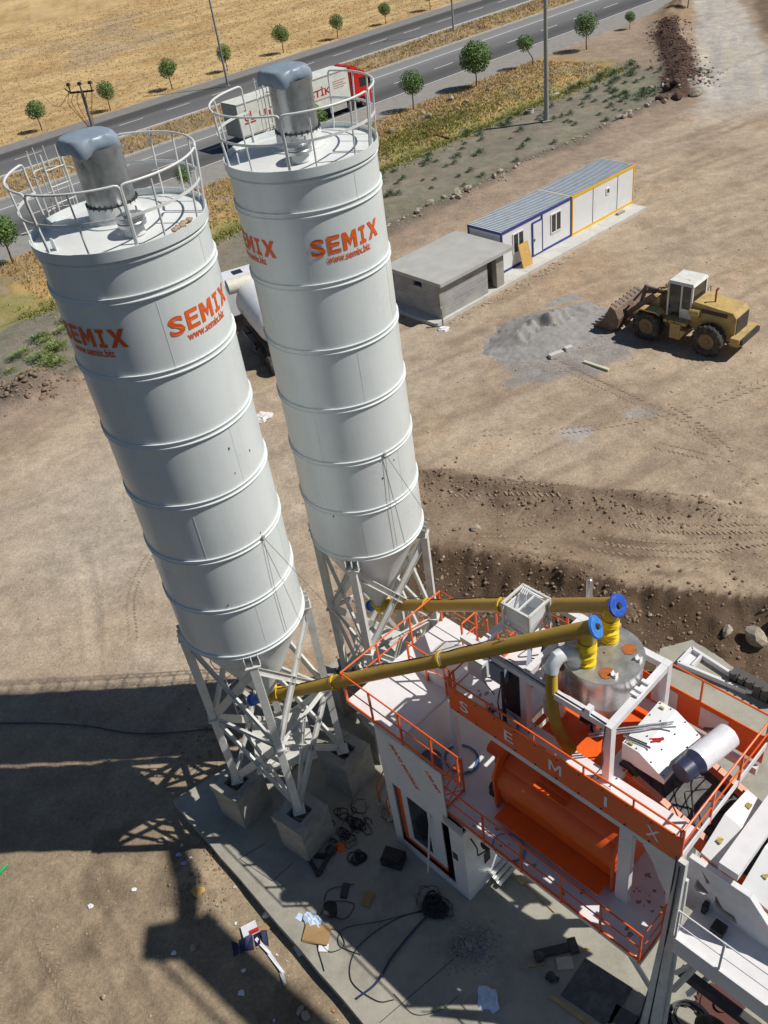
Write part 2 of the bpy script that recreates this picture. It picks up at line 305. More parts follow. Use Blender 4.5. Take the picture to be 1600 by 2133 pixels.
def height(x, y):
    x = np.asarray(x, float); y = np.asarray(y, float)
    n, r = nrd(x, y); flat = 1 - sm(n, 60, 68)
    z = (fbm(x, y, 7, 3, 1) - 0.5) * 0.22 * flat + (fbm(x, y, 1.1, 3, 5) - 0.5) * 0.07 * flat
    # spoil bank behind the plant
    dr, sr = poly_dist(x, y, RIDGE); db, sb = poly_dist(x, y, BANK)
    xm = sm(x, -2.5, 1.0) * (1 - sm(x, 12, 15))
    rough = fbm(x, y, 1.1, 3, 9)
    z = z + xm * np.exp(-(dr / 0.55) ** 2) * 0.5 * (0.4 + rough)
    below = np.where(sr < 0, 1, 0) * xm
    below = sm(-sr * dr, -0.25, 0.6) * xm; z = z - below * sm(dr, 0.3, 2.2) * 0.35
    bl = sm(-sb * db, -0.35, 0.55) * xm
    z = z + xm * np.exp(-(db / 0.6) ** 2) * 0.5 * rough + bl * (-0.25 - 0.45 * sm(db, 0, 2.5)) + bl * (rough - 0.5) * 0.8 * (1 - sm(db, 3.0, 5.5))
    # left heap and soil beside slab
    z = z + np.exp(-(((x + 18.5) / 2.6) ** 2 + ((y - 45) / 1.3) ** 2)) * 0.9 * (0.5 + rough)
    z = z + np.exp(-(((x + 6.7) / 0.8) ** 2 + ((y - 13.7) / 0.9) ** 2)) * 0.35 * (0.3 + 1.4 * rough)
    z = z + np.exp(-(((x + 6.4) / 1.6) ** 2 + ((y - 18.6) / 1.0) ** 2)) * 0.25 * (0.3 + 1.4 * rough)
    # ditch + verge
    z = z - 0.55 * np.exp(-((n - 58.3) / 0.7) ** 2) * sm(-r, -82, -76)
    z = z + 0.45 * np.exp(-((n - 63) / 2.8) ** 2) * (0.6 + rough) * (1 - sm(r, 76, 82)) * sm(n, 58, 60)
    z = z + 0.28 * np.exp(-((n - 46.8) / 0.55) ** 2) * (0.2 + 1.3 * rough)
    dp, sp = poly_dist(x, y, REDP); z = z + 0.8 * np.exp(-(dp / 1.7) ** 2) * (0.3 + 1.2 * rough)
    # red pile, median
    z = z + 0.25 * np.exp(-((n - 87.2) / 2.2) ** 2) * (0.3 + rough) * 1.3
    # wheel ruts
    for P, w in TRACKS:
        d, s_ = poly_dist(x, y, P); z = z - 0.035 * np.exp(-((d - 0.0) / w) ** 2) + 0.03 * np.exp(-((d - w * 1.3) / 0.12) ** 2)
    # keep yard flat round slabs/roads
    z = np.where((n > 69) & (n < 83.5), -0.03, z); z = np.where((n > 90.4) & (n < 102.4), -0.03, z)
    a = radians(37); lx = (x - 14.57) * cos(a) + (y - 54.32) * sin(a); ly = -(x - 14.57) * sin(a) + (y - 54.32) * cos(a)
    k = (1 - sm(lx, 6.2, 7.5)) * sm(lx, -14.5, -13.2) * sm(ly, -2, -1.3) * (1 - sm(ly, 3.2, 4.5)); z = z * (1 - k)
    du = (x - OX) * CU + (y - OY) * SU; dv = -(x - OX) * SU + (y - OY) * CU
    k = sm(du, -3.2, -2.4) * sm(dv, -3.6, -2.9) * (1 - sm(dv, 6.5, 9.5) * (1 - sm(du, 3.5, 7.5))); z = z * (1 - k) + np.minimum(z, 0.1) * k
    z = np.where(n > 104, z * 0.3 + (fbm(x, y, 30, 2, 3) - 0.5) * 0.4 * sm(n, 104, 130), z)
    return z
def col(a): return np.array(a)
def gcolor(x, y):
    n, r = nrd(x, y); w = (fbm(x, y, 5, 4, 21) - 0.5); w2 = (fbm(x, y, 1.4, 4, 31) - 0.5); w3 = fbm(x, y, 16, 3, 41) - 0.5
    C = np.zeros(x.shape + (3,)); 
    def mixc(c, k):
        nonlocal C
        k = np.clip(k, 0, 1)[..., None]; C = C * (1 - k) + np.array(c) * k
    C[:] = (0.455, 0.35, 0.245)
    mixc((0.44, 0.36, 0.265), sm(w3, -0.05, 0.2) * 0.8); mixc((0.40, 0.275, 0.17), sm(w, 0.06, 0.24) * 0.55); mixc((0.35, 0.27, 0.195), sm(-w, 0.05, 0.22) * 0.6)
    mixc((0.27, 0.2, 0.14), sm(w2, 0.12, 0.3) * 0.5)
    # streaky directional traffic marks in the yard
    a = radians(25); su = x * cos(a) + y * sin(a); sv = -x * sin(a) + y * cos(a); st = fbm(su / 6, sv, 0.8, 4, 61) - 0.5
    mixc((0.3, 0.225, 0.165), sm(st, 0.06, 0.25) * 0.55 * sm(y, 24, 30)); mixc((0.46, 0.37, 0.28), sm(-st, 0.08, 0.25) * 0.4 * sm(y, 24, 30))
    st2 = fbm(su / 12, sv, 0.45, 3, 65) - 0.5; mixc((0.27, 0.205, 0.145), sm(st2, 0.1, 0.26) * 0.6 * sm(y, 24, 30) * sm(w3, -.15, .1)); mixc((0.5, 0.41, 0.31), sm(-st2, 0.12, 0.3) * 0.5 * sm(y, 24, 30))
    # pale dust left of silos, grey tint far left
    mixc((0.47, 0.42, 0.345), np.exp(-(((x + 11) / 8) ** 2 + ((y - 32) / 7) ** 2)) * 0.75 * (.8 + w)); mixc((0.5, 0.46, 0.4), np.exp(-(((x + 7) / 2.5) ** 2 + ((y - 23.5) / 1.6) ** 2)) * (0.4 + w2 * 2))
    # near left: browner
    mixc((0.3, 0.232, 0.146), (1 - sm(y, 15, 24)) * (0.7 + 0.6 * w)); mixc((0.41, 0.335, 0.22), (1 - sm(y, 14, 18)) * sm(w, -0.08, 0.1) * 0.75); mixc((0.2, 0.15, 0.1), (1 - sm(y, 15, 24)) * sm(w2, 0.08, 0.24) * 0.5)
    mixc((0.36, 0.2, 0.11), np.exp(-(((x + 4.6) / 1.4) ** 2 + ((y - 21.3) / 0.8) ** 2)) * 0.7)
    # grey gravel around heap and loader
    g = np.exp(-(((x - 10) / 4.2) ** 2 + ((y - 40.5) / 3.4) ** 2)); mixc((0.3, 0.285, 0.275), sm(g + w2 * 0.6 + w * 0.4, 0.3, 0.55) * 0.85)
    g = np.exp(-(((x - 9.3) / 1.0) ** 2 + ((y - 32.8) / 0.7) ** 2)); mixc((0.42, 0.42, 0.42), sm(g + w2, 0.4, 0.8) * 0.7)
    g = np.exp(-(((x - 12.4) / 1.3) ** 2 + ((y - 33.5) / 0.6) ** 2)); mixc((0.33, 0.33, 0.31), sm(g + w2, 0.4, 0.8) * 0.6)
    # spoil bank
    dr, sr = poly_dist(x, y, RIDGE); db, sb = poly_dist(x, y, BANK); xm = sm(x, -3.0, 0.5) * (1 - sm(x, 13, 17))
    below = (sr < 0) * xm; mixc((0.16, 0.11, 0.07), np.exp(-(dr / 0.7) ** 2) * xm * 0.75 * (1 - sm(x, 9, 13))); mixc((0.2, 0.138, 0.088), below * (1 - sm(db * (sb > 0), 0.2, 5.5) * 0.55) * (0.75 + w2 * 1.2) * (1 - sm(x, 7.5, 11) * 0.8))
    bl = (sb < 0) * xm; mixc((0.105, 0.07, 0.045), bl * (1.1 + w2) * (1 - sm(db, 4.5, 7)) * (1 - 0.25 * sm(x, 10, 12)))
    mixc((0.25, 0.165, 0.1), bl * sm(w2, 0.07, 0.22) * 0.5)
    sb_ = fbm(x / 5 + db * 0.0, np.where(sb > 0, db, -db) * 1.0, 0.42, 3, 91) - 0.5; tz = (sb > 0) * (sr < 0) * xm * sm(x, 3.5, 5.5); mixc((0.13, 0.09, 0.058), tz * sm(sb_, 0.02, 0.16) * 0.75 * (1 - sm(x, 8.5, 12) * .6)); mixc((0.36, 0.27, 0.18), tz * sm(-sb_, 0.05, 0.2) * 0.6)
    # dark tracked soil, left mound
    g = np.exp(-(((x + 18.7) / 3.2) ** 2 + ((y - 45.2) / 1.7) ** 2)); mixc((0.14, 0.105, 0.08), sm(g + w2 * 0.8, 0.35, 0.6) * 0.85)
    for P, wd_ in TRACKS[:3]:
        d, s_ = poly_dist(x, y, P); mixc((0.2, 0.145, 0.1), np.exp(-(d / 0.35) ** 2) * 0.6 * (0.5 + 2 * w2))
    # strip of brown road between containers and scrub
    mixc((0.31, 0.235, 0.175), sm(n, 41, 44.5) * 0.75)
    # scrub ground
    k = sm(n + w * 3 + w2 * 1.5, 46.2, 47.4) * (1 - sm(r + w * 5, 79, 83)); sc_ = np.array((0.225, 0.205, 0.16))
    mixc(sc_, k); mixc((0.2, 0.2, 0.135), k * sm(w, 0.02, 0.2) * 0.7); mixc((0.3, 0.24, 0.17), k * sm(-w2, 0.08, 0.25) * 0.5)
    mixc((0.15, 0.12, 0.095), np.exp(-((n - 46.8 + w * 2) / 0.7) ** 2) * 0.7 * (r < 82))
    # green strip then dry verge
    mixc((0.3, 0.29, 0.085), sm(n + w2, 56.6, 57.4) * (1 - sm(r, 78, 82)) * 0.9); mixc((0.12, 0.11, 0.05), np.exp(-((n - 58.5 + w2 * 0.6) / 0.35) ** 2) * 0.8 * (r < 80))
    v = sm(n + w2 * 0.8, 58.7, 59.3) * (1 - sm(r, 79, 84)); mixc((0.40, 0.28, 0.115), v); mixc((0.27, 0.24, 0.08), v * sm(0.22 + w * 1.2 - (n - 60) * 0.08, 0, 0.25)); mixc((0.3, 0.24, 0.18), v * sm(w2, 0.02, 0.18) * 0.7)
    mixc((0.46, 0.3, 0.12), v * sm(-w, 0.03, 0.15) * 0.7)
    # red-brown pile area and the haul road
    dp, sp = poly_dist(x, y, REDP); g = sm(1.0 - dp / (2.5 - .05 * (y - 83)) + w2 * 0.6, 0.0, 0.25); mixc((0.10, 0.064, 0.048), g); mixc((0.34, 0.24, 0.14), sm(1 - np.hypot((x - 42) / 4.0, (y - 112) / 7.0), 0, .3) * (0.6 + w2))
    dh, sh = poly_dist(x, y, HAULC); h = sm(1.0 - dh / np.interp(y, [70, 80, 95, 118], [6.5, 4.6, 3.6, 3.0]) + w2 * 0.5, 0.0, 0.35) * sm(y, 70, 80); mixc((0.47, 0.43, 0.385), h * 0.95)
    a = radians(68); st = fbm((x * cos(a) + y * sin(a)) / 7, -x * sin(a) + y * cos(a), 0.9, 4, 71) - 0.5; mixc((0.5, 0.44, 0.36), h * sm(st, 0.03, 0.2) * 0.7); mixc((0.33, 0.315, 0.3), h * sm(-st, 0.03, 0.2) * 0.45)
    mixc((0.15, 0.11, 0.07), sm(dh * (sh < 0) - 4.0 + w * 3, -.6, .6) * 0.85 * sm(y, 80, 86) * (n < 68))
    # shoulders, median, far verge
    mixc((0.3, 0.285, 0.255), sm(n + w2 * 0.5, 68.2, 68.9)); mixc((0.36, 0.26, 0.13), sm(n, 83.9, 84.2)); mixc((0.23, 0.18, 0.13), sm(n, 83.9, 84.2) * sm(w2, 0.0, 0.15) * 0.8)
    mixc((0.32, 0.3, 0.27), sm(n, 90.2, 90.5))
    # stubble field
    f = sm(n + w2 * 0.8, 102.0, 102.8); mixc((0.54, 0.385, 0.18), f); mixc((0.45, 0.28, 0.11), f * sm(w, 0.0, 0.2) * 0.8); mixc((0.63, 0.44, 0.2), f * sm(-w, 0.02, 0.2) * 0.7)
    st = fbm(r / 8, n, 1.6, 3, 81) - 0.5; mixc((0.4, 0.27, 0.125), f * sm(st, 0.06, 0.2) * 0.75); mixc((0.62, 0.46, 0.23), f * sm(-st, 0.06, 0.2) * 0.5); rows = 0.5 + 0.5 * np.sin(n * 2 * np.pi / 2.4 + 3 * w); mixc((0.45, 0.31, 0.14), f * rows * 0.3 * (1 - sm(n, 150, 190))); mixc((0.3, 0.25, 0.2), f * sm(w3, 0.15, 0.3) * 0.4)
    g_ = C.mean(-1, keepdims=True); C = (C * 0.94 + g_ * 0.06) * 1.0
    return C
ys = [4.0]
while ys[-1] < 4000: ys.append(ys[-1] + 0.0052 * (ys[-1] + 7) * (1 if ys[-1] < 190 else 8))
ys = np.array(ys); NX = 560; t = np.linspace(-1, 1, NX)
Y = np.repeat(ys[:, None], NX, 1); X = (t[None, :] * 0.62 + 0.06) * (Y + 24)
Z = height(X, Y); Z = Z * (1 - sm(Y, 250, 500))
gv = np.stack([X, Y, Z], -1).reshape(-1, 3); NY = len(ys)
i0 = (np.arange(NY - 1)[:, None] * NX + np.arange(NX - 1)[None, :]).ravel(); fq = np.stack([i0, i0 + 1, i0 + NX + 1, i0 + NX], 1)
me = bpy.data.meshes.new('ground'); me.vertices.add(len(gv)); me.vertices.foreach_set('co', gv.ravel().astype(np.float32))
me.loops.add(fq.size); me.loops.foreach_set('vertex_index', fq.ravel().astype(np.int32)); me.polygons.add(len(fq)); me.polygons.foreach_set('loop_start', np.arange(0, fq.size, 4, dtype=np.int32))
me.update(); me.polygons.foreach_set('use_smooth', np.ones(len(fq), bool))
CC = gcolor(X, Y).reshape(-1, 3); ca = me.color_attributes.new('soil', 'FLOAT_COLOR', 'POINT')
ca.data.foreach_set('color', np.concatenate([CC, np.ones((len(CC), 1))], 1).ravel().astype(np.float32))
gm = bpy.data.materials.new('soil'); gm.use_nodes = True; N = gm.node_tree.nodes; L = gm.node_tree.links; p = N['Principled BSDF']; p.inputs['Roughness'].default_value = 0.95; p.inputs['Specular IOR Level'].default_value = 0.15
at = N.new('ShaderNodeAttribute'); at.attribute_name = 'soil'; tc = N.new('ShaderNodeTexCoord')
def nz_(s, d=6, r=0.6):
    q = N.new('ShaderNodeTexNoise'); q.inputs['Scale'].default_value = s; q.inputs['Detail'].default_value = d; q.inputs['Roughness'].default_value = r; L.new(tc.outputs['Object'], q.inputs['Vector']); return q.outputs[0]
def mr_(o, a, b, c, d):
    q = N.new('ShaderNodeMapRange'); L.new(o, q.inputs[0])
    for i, v_ in enumerate((a, b, c, d)): q.inputs[1 + i].default_value = v_
    return q.outputs[0]
def mul_(a, b):
    q = N.new('ShaderNodeMix'); q.data_type = 'RGBA'; q.blend_type = 'MULTIPLY'; q.inputs[0].default_value = 1; L.new(a, q.inputs[6]); L.new(b, q.inputs[7]); return q.outputs[2]
nA = nz_(0.9, 12, 0.78); nB = nz_(9, 10, 0.78); nC = nz_(0.17, 4); nD = nz_(34, 4, 0.7)
c = mul_(at.outputs['Color'], mr_(nA, 0.3, 0.7, 0.68, 1.28)); c = mul_(c, mr_(nB, 0.3, 0.7, 0.7, 1.3)); c = mul_(c, mr_(nC, 0.35, 0.65, 0.9, 1.1)); c = mul_(c, mr_(nD, 0.3, 0.7, 0.8, 1.2))
vo = N.new('ShaderNodeTexVoronoi'); vo.inputs['Scale'].default_value = 5.5; vo.inputs['Randomness'].default_value = 1; L.new(tc.outputs['Object'], vo.inputs['Vector'])
pb = mr_(vo.outputs['Distance'], 0.07, 0.13, 1, 0); gt = N.new('ShaderNodeMath'); gt.operation = 'MULTIPLY'; L.new(pb, gt.inputs[0]); L.new(mr_(nB, 0.5, 0.56, 0, 1), gt.inputs[1])
mx = N.new('ShaderNodeMix'); mx.data_type = 'RGBA'; L.new(gt.outputs[0], mx.inputs[0]); L.new(c, mx.inputs[6]); mx.inputs[7].default_value = (0.5, 0.44, 0.36, 1)
L.new(mx.outputs[2], p.inputs['Base Color'])
b = N.new('ShaderNodeBump'); b.inputs['Strength'].default_value = 0.8; b.inputs['Distance'].default_value = 0.12
ad = N.new('ShaderNodeMath'); ad.operation = 'MULTIPLY_ADD'; L.new(nB, ad.inputs[0]); ad.inputs[1].default_value = 0.4; L.new(nA, ad.inputs[2]); L.new(ad.outputs[0], b.inputs['Height']); L.new(b.outputs[0], p.inputs['Normal'])
me.materials.append(gm); go = bpy.data.objects.new('ground', me); COL.objects.link(go); tag(go, kind='structure')

# roads
def roadpt(r, n, z=0): return (0.803 * r - 0.596 * n, 0.596 * r + 0.803 * n, z)
def strip(name, n0, n1, z, m, r0=-60, r1=400, kind='structure'):
    mb = MB(); K = 60
    for i in range(K + 1):
        r = r0 + (r1 - r0) * i / K; mb.v += [roadpt(r, n0, z), roadpt(r, n1, z)]
    mb.f = [(2 * i, 2 * i + 2, 2 * i + 3, 2 * i + 1) for i in range(K)]; o = mb.build(name, m); o['kind'] = kind; return o
def asphalt(name, base, dark, n0, n1, bands):
    m = bpy.data.materials.new(name); m.use_nodes = True; N = m.node_tree.nodes; L = m.node_tree.links; p = N['Principled BSDF']; p.inputs['Roughness'].default_value = 0.85
    tc = N.new('ShaderNodeTexCoord'); mp = N.new('ShaderNodeMapping'); mp.inputs['Rotation'].default_value = (0, 0, -radians(36.58)); L.new(tc.outputs['Object'], mp.inputs['Vector'])
    sx = N.new('ShaderNodeSeparateXYZ'); L.new(mp.outputs[0], sx.inputs[0])
    nz = N.new('ShaderNodeTexNoise'); nz.inputs['Scale'].default_value = 1.0; nz.inputs['Detail'].default_value = 8
    m2 = N.new('ShaderNodeMapping'); m2.inputs['Scale'].default_value = (0.05, 1.2, 1); L.new(mp.outputs[0], m2.inputs['Vector']); L.new(m2.outputs[0], nz.inputs['Vector'])
    ad = N.new('ShaderNodeMath'); ad.operation = 'MULTIPLY_ADD'; ad.inputs[1].default_value = 0.8; L.new(nz.outputs[0], ad.inputs[0]); L.new(sx.outputs[1], ad.inputs[2])
    cr = N.new('ShaderNodeValToRGB'); mr = N.new('ShaderNodeMapRange'); mr.inputs[1].default_value = n0 + .4; mr.inputs[2].default_value = n1 + .4; L.new(ad.outputs[0], mr.inputs[0]); L.new(mr.outputs[0], cr.inputs[0])
    e = cr.color_ramp.elements; e[0].position = 0; e[0].color = (base,) * 3 + (1,); e[1].position = 1; e[1].color = (base,) * 3 + (1,)
    for pos, v in bands:
        q = e.new(pos); q.color = (v, v, v * 1.02, 1)
    n2 = N.new('ShaderNodeTexNoise'); n2.inputs['Scale'].default_value = 14; n2.inputs['Detail'].default_value = 8; L.new(tc.outputs['Object'], n2.inputs['Vector'])
    r2 = N.new('ShaderNodeMapRange'); r2.inputs[1].default_value = .3; r2.inputs[2].default_value = .7; r2.inputs[3].default_value = .78; r2.inputs[4].default_value = 1.22; L.new(n2.outputs[0], r2.inputs[0])
    mx = N.new('ShaderNodeMix'); mx.data_type = 'RGBA'; mx.blend_type = 'MULTIPLY'; mx.inputs[0].default_value = 1; L.new(cr.outputs[0], mx.inputs[6]); L.new(r2.outputs[0], mx.inputs[7]); L.new(mx.outputs[2], p.inputs['Base Color']); return m
strip('road', 72.9, 83.5, 0.0, asphalt('asphalt_near', 0.2, 0.07, 72.9, 83.5, [(0.06, 0.1), (0.2, 0.075), (0.33, 0.1), (0.45, 0.15), (0.6, 0.16), (0.72, 0.2), (0.8, 0.24)]))
strip('road_shoulder', 68.9, 72.9, -0.004, mat('shoulder_asphalt', (0.27, 0.26, 0.24), 0.9, 0, 0.15, 1.5))
strip('road', 90.6, 99.3, 0.0, asphalt('asphalt_far', 0.15, 0.07, 90.6, 99.3, [(0.1, 0.15), (0.45, 0.12), (0.6, 0.14), (0.72, 0.07), (0.9, 0.06), (0.97, 0.09)]))
strip('road_shoulder', 99.3, 102.0, -0.004, mat('far_shoulder_asphalt', (0.22, 0.21, 0.2), 0.9, 0, 0.15, 1.5))
strip('road_marking', 81.0, 81.16, 0.004, LINEP); strip('road_marking', 73.05, 73.19, 0.004, LINEP); strip('road_marking', 91.2, 91.34, 0.004, LINEP)
def dashes(n, r0, r1, z=0.004):
    mb = MB(); r = r0
    while r < r1:
        k = len(mb.v); mb.v += [roadpt(r, n - 0.07, z), roadpt(r + 3.0, n - 0.07, z), roadpt(r + 3.0, n + 0.07, z), roadpt(r, n + 0.07, z)]; mb.f.append((k, k + 1, k + 2, k + 3)); r += 6.03
    o = mb.build('road_marking', LINEP); o['kind'] = 'structure'
dashes(77.1, 73.5 - 60.3, 330); dashes(95.4, 43.9 - 60.3, 330)
for n0, n1, h_ in ((83.5, 83.85, 0.13), (90.2, 90.6, 0.16)):
    mb = MB(); r = -50
    while r < 300:
        a = [roadpt(r, n0), roadpt(r + 0.97, n0), roadpt(r + 0.97, n1), roadpt(r, n1)]
        mb.hexa([(q[0], q[1], -0.1) for q in a] + [(q[0], q[1], h_) for q in a]); r += 1.0
    o = mb.build('kerb', KERB, smooth=False); o['kind'] = 'structure'

# concrete slabs
mb = MB(); a = radians(-53.1)
S0 = [(-7.72, 16.4), (-0.2, 6.3), (14.0, 6.0), (16, 13), (12.3, 15.4), (10.6, 17.3), (10.0, 18.55), (9.4, 19.45), (8.3, 19.3), (7.4, 17.6), (4.2, 16.6), (2.4, 17.6), (-1.0, 20.2)]
def ptin(P, N_=14):
    out = []
    for i in range(len(P)):
        (ax, ay), (bx, by) = P[i], P[(i + 1) % len(P)]
        for k in range(N_): t_ = k / N_; q = random.uniform(-0.015, 0.015); out.append((ax + (bx - ax) * t_ + q, ay + (by - ay) * t_ + q))
    return out
S1 = ptin(S0); mb.prism(S1, lambda x, y: (x, y, -0.4), lambda x, y: (x, y, ST)); o = mb.build('concrete_slab', SLABM, smooth=False); o['kind'] = 'structure'
CT = radians(37); CB = (14.57, 54.32, 0)
def CW(x, y, z=0): return (CB[0] + x * cos(CT) - y * sin(CT), CB[1] + x * sin(CT) + y * cos(CT), z)
mb = MB()
x = -13.6
while x < 6.3:
    x1 = min(x + 4.0, 6.45); mb.box(x + 0.01, x1 - 0.01, -1.35 + random.uniform(-.02, .02), 3.2, -0.3, 0.2 + random.uniform(-.004, .004)); x = x1
    if x > 6.4: break
o = mb.build('pavement', PAVM, loc=CB, rotz=CT, smooth=False); o['kind'] = 'structure'
# ---------------------------------------------------------------- silos
ZB = 8.035; RI = [ZB, 9.535, 11.035, 12.535, 14.03, 15.53, 17.03]; ZT = 17.79; RS = 1.525
def arc(r, a0, a1, z, n=24): return [(r * cos(a0 + (a1 - a0) * i / n), r * sin(a0 + (a1 - a0) * i / n), z) for i in range(n + 1)]
def make_silo(label, loc, rot, hood):
    t = thing('cement_silo', label, 'silo', loc, rot, 'cement silos')
    MB().lathe([(RS, ZB), (RS, ZT + 0.02)], 96).build('shell', SILO, t)
    for k, z in enumerate(RI):
        MB().lathe([(RS + .001, z - .06), (RS + .035, z - .06), (RS + .035, z - .045), (RS + .012, z - .03), (RS + .012, z + .03), (RS + .035, z + .045), (RS + .035, z + .06), (RS + .001, z + .06)], 96).build('rib', SILO, t)
    for k, z in enumerate(RI):
        for q in (0, 1, 2):
            a = radians(17 + k * 47 + q * 120); z1 = RI[k + 1] - .06 if k < 6 else ZT - .18; MB().bar(((RS + .001) * cos(a), (RS + .001) * sin(a), z + .06), ((RS + .001) * cos(a), (RS + .001) * sin(a), z1), .012, .006, (cos(a), sin(a), 0)).build('weld_seam', SILO, t)
    MB().lathe([(RS + .001, ZT - .17), (RS + .03, ZT - .15), (RS + .03, ZT - .12), (RS + .005, ZT - .1)], 96).build('rib', SILO, t)
    MB().lathe([(RS + .001, ZT - .06), (RS + .055, ZT - .06), (RS + .055, ZT + .12), (RS + .04, ZT + .12), (RS + .04, ZT - .0), (RS - .02, ZT)], 96).build('top_flange', SILO, t)
    MB().lathe([(RS - .01, ZT + .005), (0.02, ZT + .16)], 64).build('roof', ROOFP, t)
    MB().lathe([(RS + .001, ZB), (0.24, 5.15), (0.24, 4.98)], 64).build('cone', SILO, t)
    MB().cyl((0, 0, 4.72), (0, 0, 4.98), .2, n=20).cyl((0, 0, 4.98), (0, 0, 5.02), .3, n=20).build('outlet_valve', YEL, t)
    # filter
    FX, FY = -.07, -.02
    f = MB().lathe([(.58, .05), (.585, .13), (.47, .15), (.455, .42)], 48, (FX, FY, ZT)).build('filter_base', ROOFP, t)
    MB().lathe([(.425, 0), (.425, .98)], 48, (FX, FY, ZT + .4)).build('filter_drum', GALV, t)
    g = MB().lathe([(.43, 0), (.455, 0), (.455, .025), (.43, .025)], 48, (FX, FY, ZT + .42))
    for k in range(24): a = k * pi / 12; g.bar((FX + .45 * cos(a), FY + .45 * sin(a), ZT + .4), (FX + .45 * cos(a), FY + .45 * sin(a), ZT + .47), .025)
    g.build('filter_clamp', DARK, t)
    # hood: rounded square cap with pointed corner lobes
    h = MB(); n = 72; zt = ZT + 1.36
    rows = [(-.04, 1.0), (.0, 1.04), (.09, 1.05), (.17, 1.02), (.225, .97), (.25, .91), (.256, .86), (.262, .4), (.264, .02)]
    for dz, sc_ in rows:
        for i in range(n):
            a = 2 * pi * i / n; q = a - hood; k = .425 * (abs(cos(q)) ** 5 + abs(sin(q)) ** 5) ** -.2; cn = abs(sin(2 * q)) ** 6; sd_ = abs(cos(2 * q)) ** 3
            if dz > .2: k = k * (1 - .06 * cn)
            k *= 1 - .035 * (1 if dz < .2 else 0) * abs(sin(4 * q)) ** 2
            h.v.append((FX - .02 + k * sc_ * cos(a), FY - .1 + k * sc_ * sin(a), zt + dz * .85 - (.06 * cn - .045 * sd_) * (1 - max(0, dz) / .27)))
    for j in range(len(rows) - 1):
        for i in range(n): h.f.append((j * n + i, j * n + (i + 1) % n, (j + 1) * n + (i + 1) % n, (j + 1) * n + i))
    h.f.append(tuple(range((len(rows) - 1) * n, len(rows) * n))); h.f.append(tuple(range(n))[::-1])
    h.build('filter_hood', BLUEGREY, t)
    # hatch / pressure valve
    hx, hy = .80, .27; hz = ZT + .07
    MB().lathe([(.19, 0), (.17, .16)], 24, (hx, hy, hz)).build('valve_neck', ROOFP, t)
    v = MB().lathe([(.2, .15), (.245, .16), (.25, .22), (.235, .235), (.235, .26), (.25, .275), (.25, .31), (.2, .34), (.02, .36)], 32, (hx, hy, hz))
    for k in range(3): a = k * 2.1; v.bar((hx + .15 * cos(a), hy + .15 * sin(a), hz + .33), (hx + .15 * cos(a), hy + .15 * sin(a), hz + .43), .03, .012)
    v.build('pressure_valve', GALV, t)
    MB().prism([(-.08, 0), (.08, 0), (.08, .13), (.05, .19), (-.05, .19), (-.08, .13)], lambda p, q: (1.28 * cos(-1.05) - p * sin(-1.05), 1.28 * sin(-1.05) + p * cos(-1.05), ZT + .03 + q), lambda p, q: (1.3 * cos(-1.05) - p * sin(-1.05), 1.3 * sin(-1.05) + p * cos(-1.05), ZT + .03 + q)).build('lifting_lug', SILO, t)
    # guard rail: three arcs with turned-down ends
    zr = ZT + 1.12; RR = 1.62
    for a0, a1 in ((-118, -52), (-46, 8), (14, 78), (86, 168)):
        a0, a1 = radians(a0), radians(a1); P = arc(RR, a0, a1, zr, 22)
        s0 = [(RR * cos(a0 - .045), RR * sin(a0 - .045), zr - .16), (RR * cos(a0 - .045), RR * sin(a0 - .045), zr - .06), (RR * cos(a0 - .03), RR * sin(a0 - .03), zr - .015)]
        s1 = [(RR * cos(a1 + .03), RR * sin(a1 + .03), zr - .015), (RR * cos(a1 + .045), RR * sin(a1 + .045), zr - .06), (RR * cos(a1 + .045), RR * sin(a1 + .045), zr - .16)]
        def foot(q): k = 1.535 / RR; return [(q[0] * .985, q[1] * .985, zr - .5), (q[0] * k, q[1] * k, ZT)]
        MB().tube([foot(s0[0])[1], foot(s0[0])[0]] + s0 + P + s1 + foot(s1[-1]), .021, 8).build('guard_rail', ROOFP, t)
    m = MB()
    for i in range(64):
        a, b_ = radians(-122 + 294 * i / 64), radians(-122 + 294 * (i + 1) / 64); m.hexa([(r * cos(q), r * sin(q), z) for z in (ZT + .58, ZT + .63) for r, q in ((1.58, a), (1.58, b_), (1.59, b_), (1.59, a))])
    m.build('mid_rail', ROOFP, t)
    for a in (-85, -19, 30, 62, 106, 127, 147):
        a = radians(a); MB().tube([(1.535 * cos(a), 1.535 * sin(a), ZT), (1.6 * cos(a), 1.6 * sin(a), zr - .02)], .018, 8).build('rail_post', ROOFP, t)
    # caged ladder on the far left
    la = radians(-146); c_, s_ = cos(la), sin(la)
    def LP(o, w, z): return ((RS + o) * c_ - w * s_, (RS + o) * s_ + w * c_, z)
    lm = MB()
    for w in (-.2, .2): lm.tube([LP(.18, w, 2.6), LP(.18, w, ZT + 1.1)], .02, 6)
    z = 2.7
    while z < ZT + 1: lm.tube([LP(.18, -.2, z), LP(.18, .2, z)], .012, 6); z += .3
    z = 3.5
    while z < ZT: lm.bar(LP(.18, -.2, z), LP(0, -.2, z), .03).bar(LP(.18, .2, z), LP(0, .2, z), .03); z += 1.5
    lm.build('ladder', STEELW, t)
    cg = MB(); z = 5.0
    while z < ZT + 1.2:
        cg.tube([LP(.18 + .62 * sin(k * pi / 12), -.34 * cos(k * pi / 12), z) for k in range(13)], .014, 5); z += .75
    for k in (2, 4, 6, 8, 10): cg.tube([LP(.18 + .62 * sin(k * pi / 12), -.34 * cos(k * pi / 12), 5.0), LP(.18 + .62 * sin(k * pi / 12), -.34 * cos(k * pi / 12), ZT + 1.1)], .011, 5)
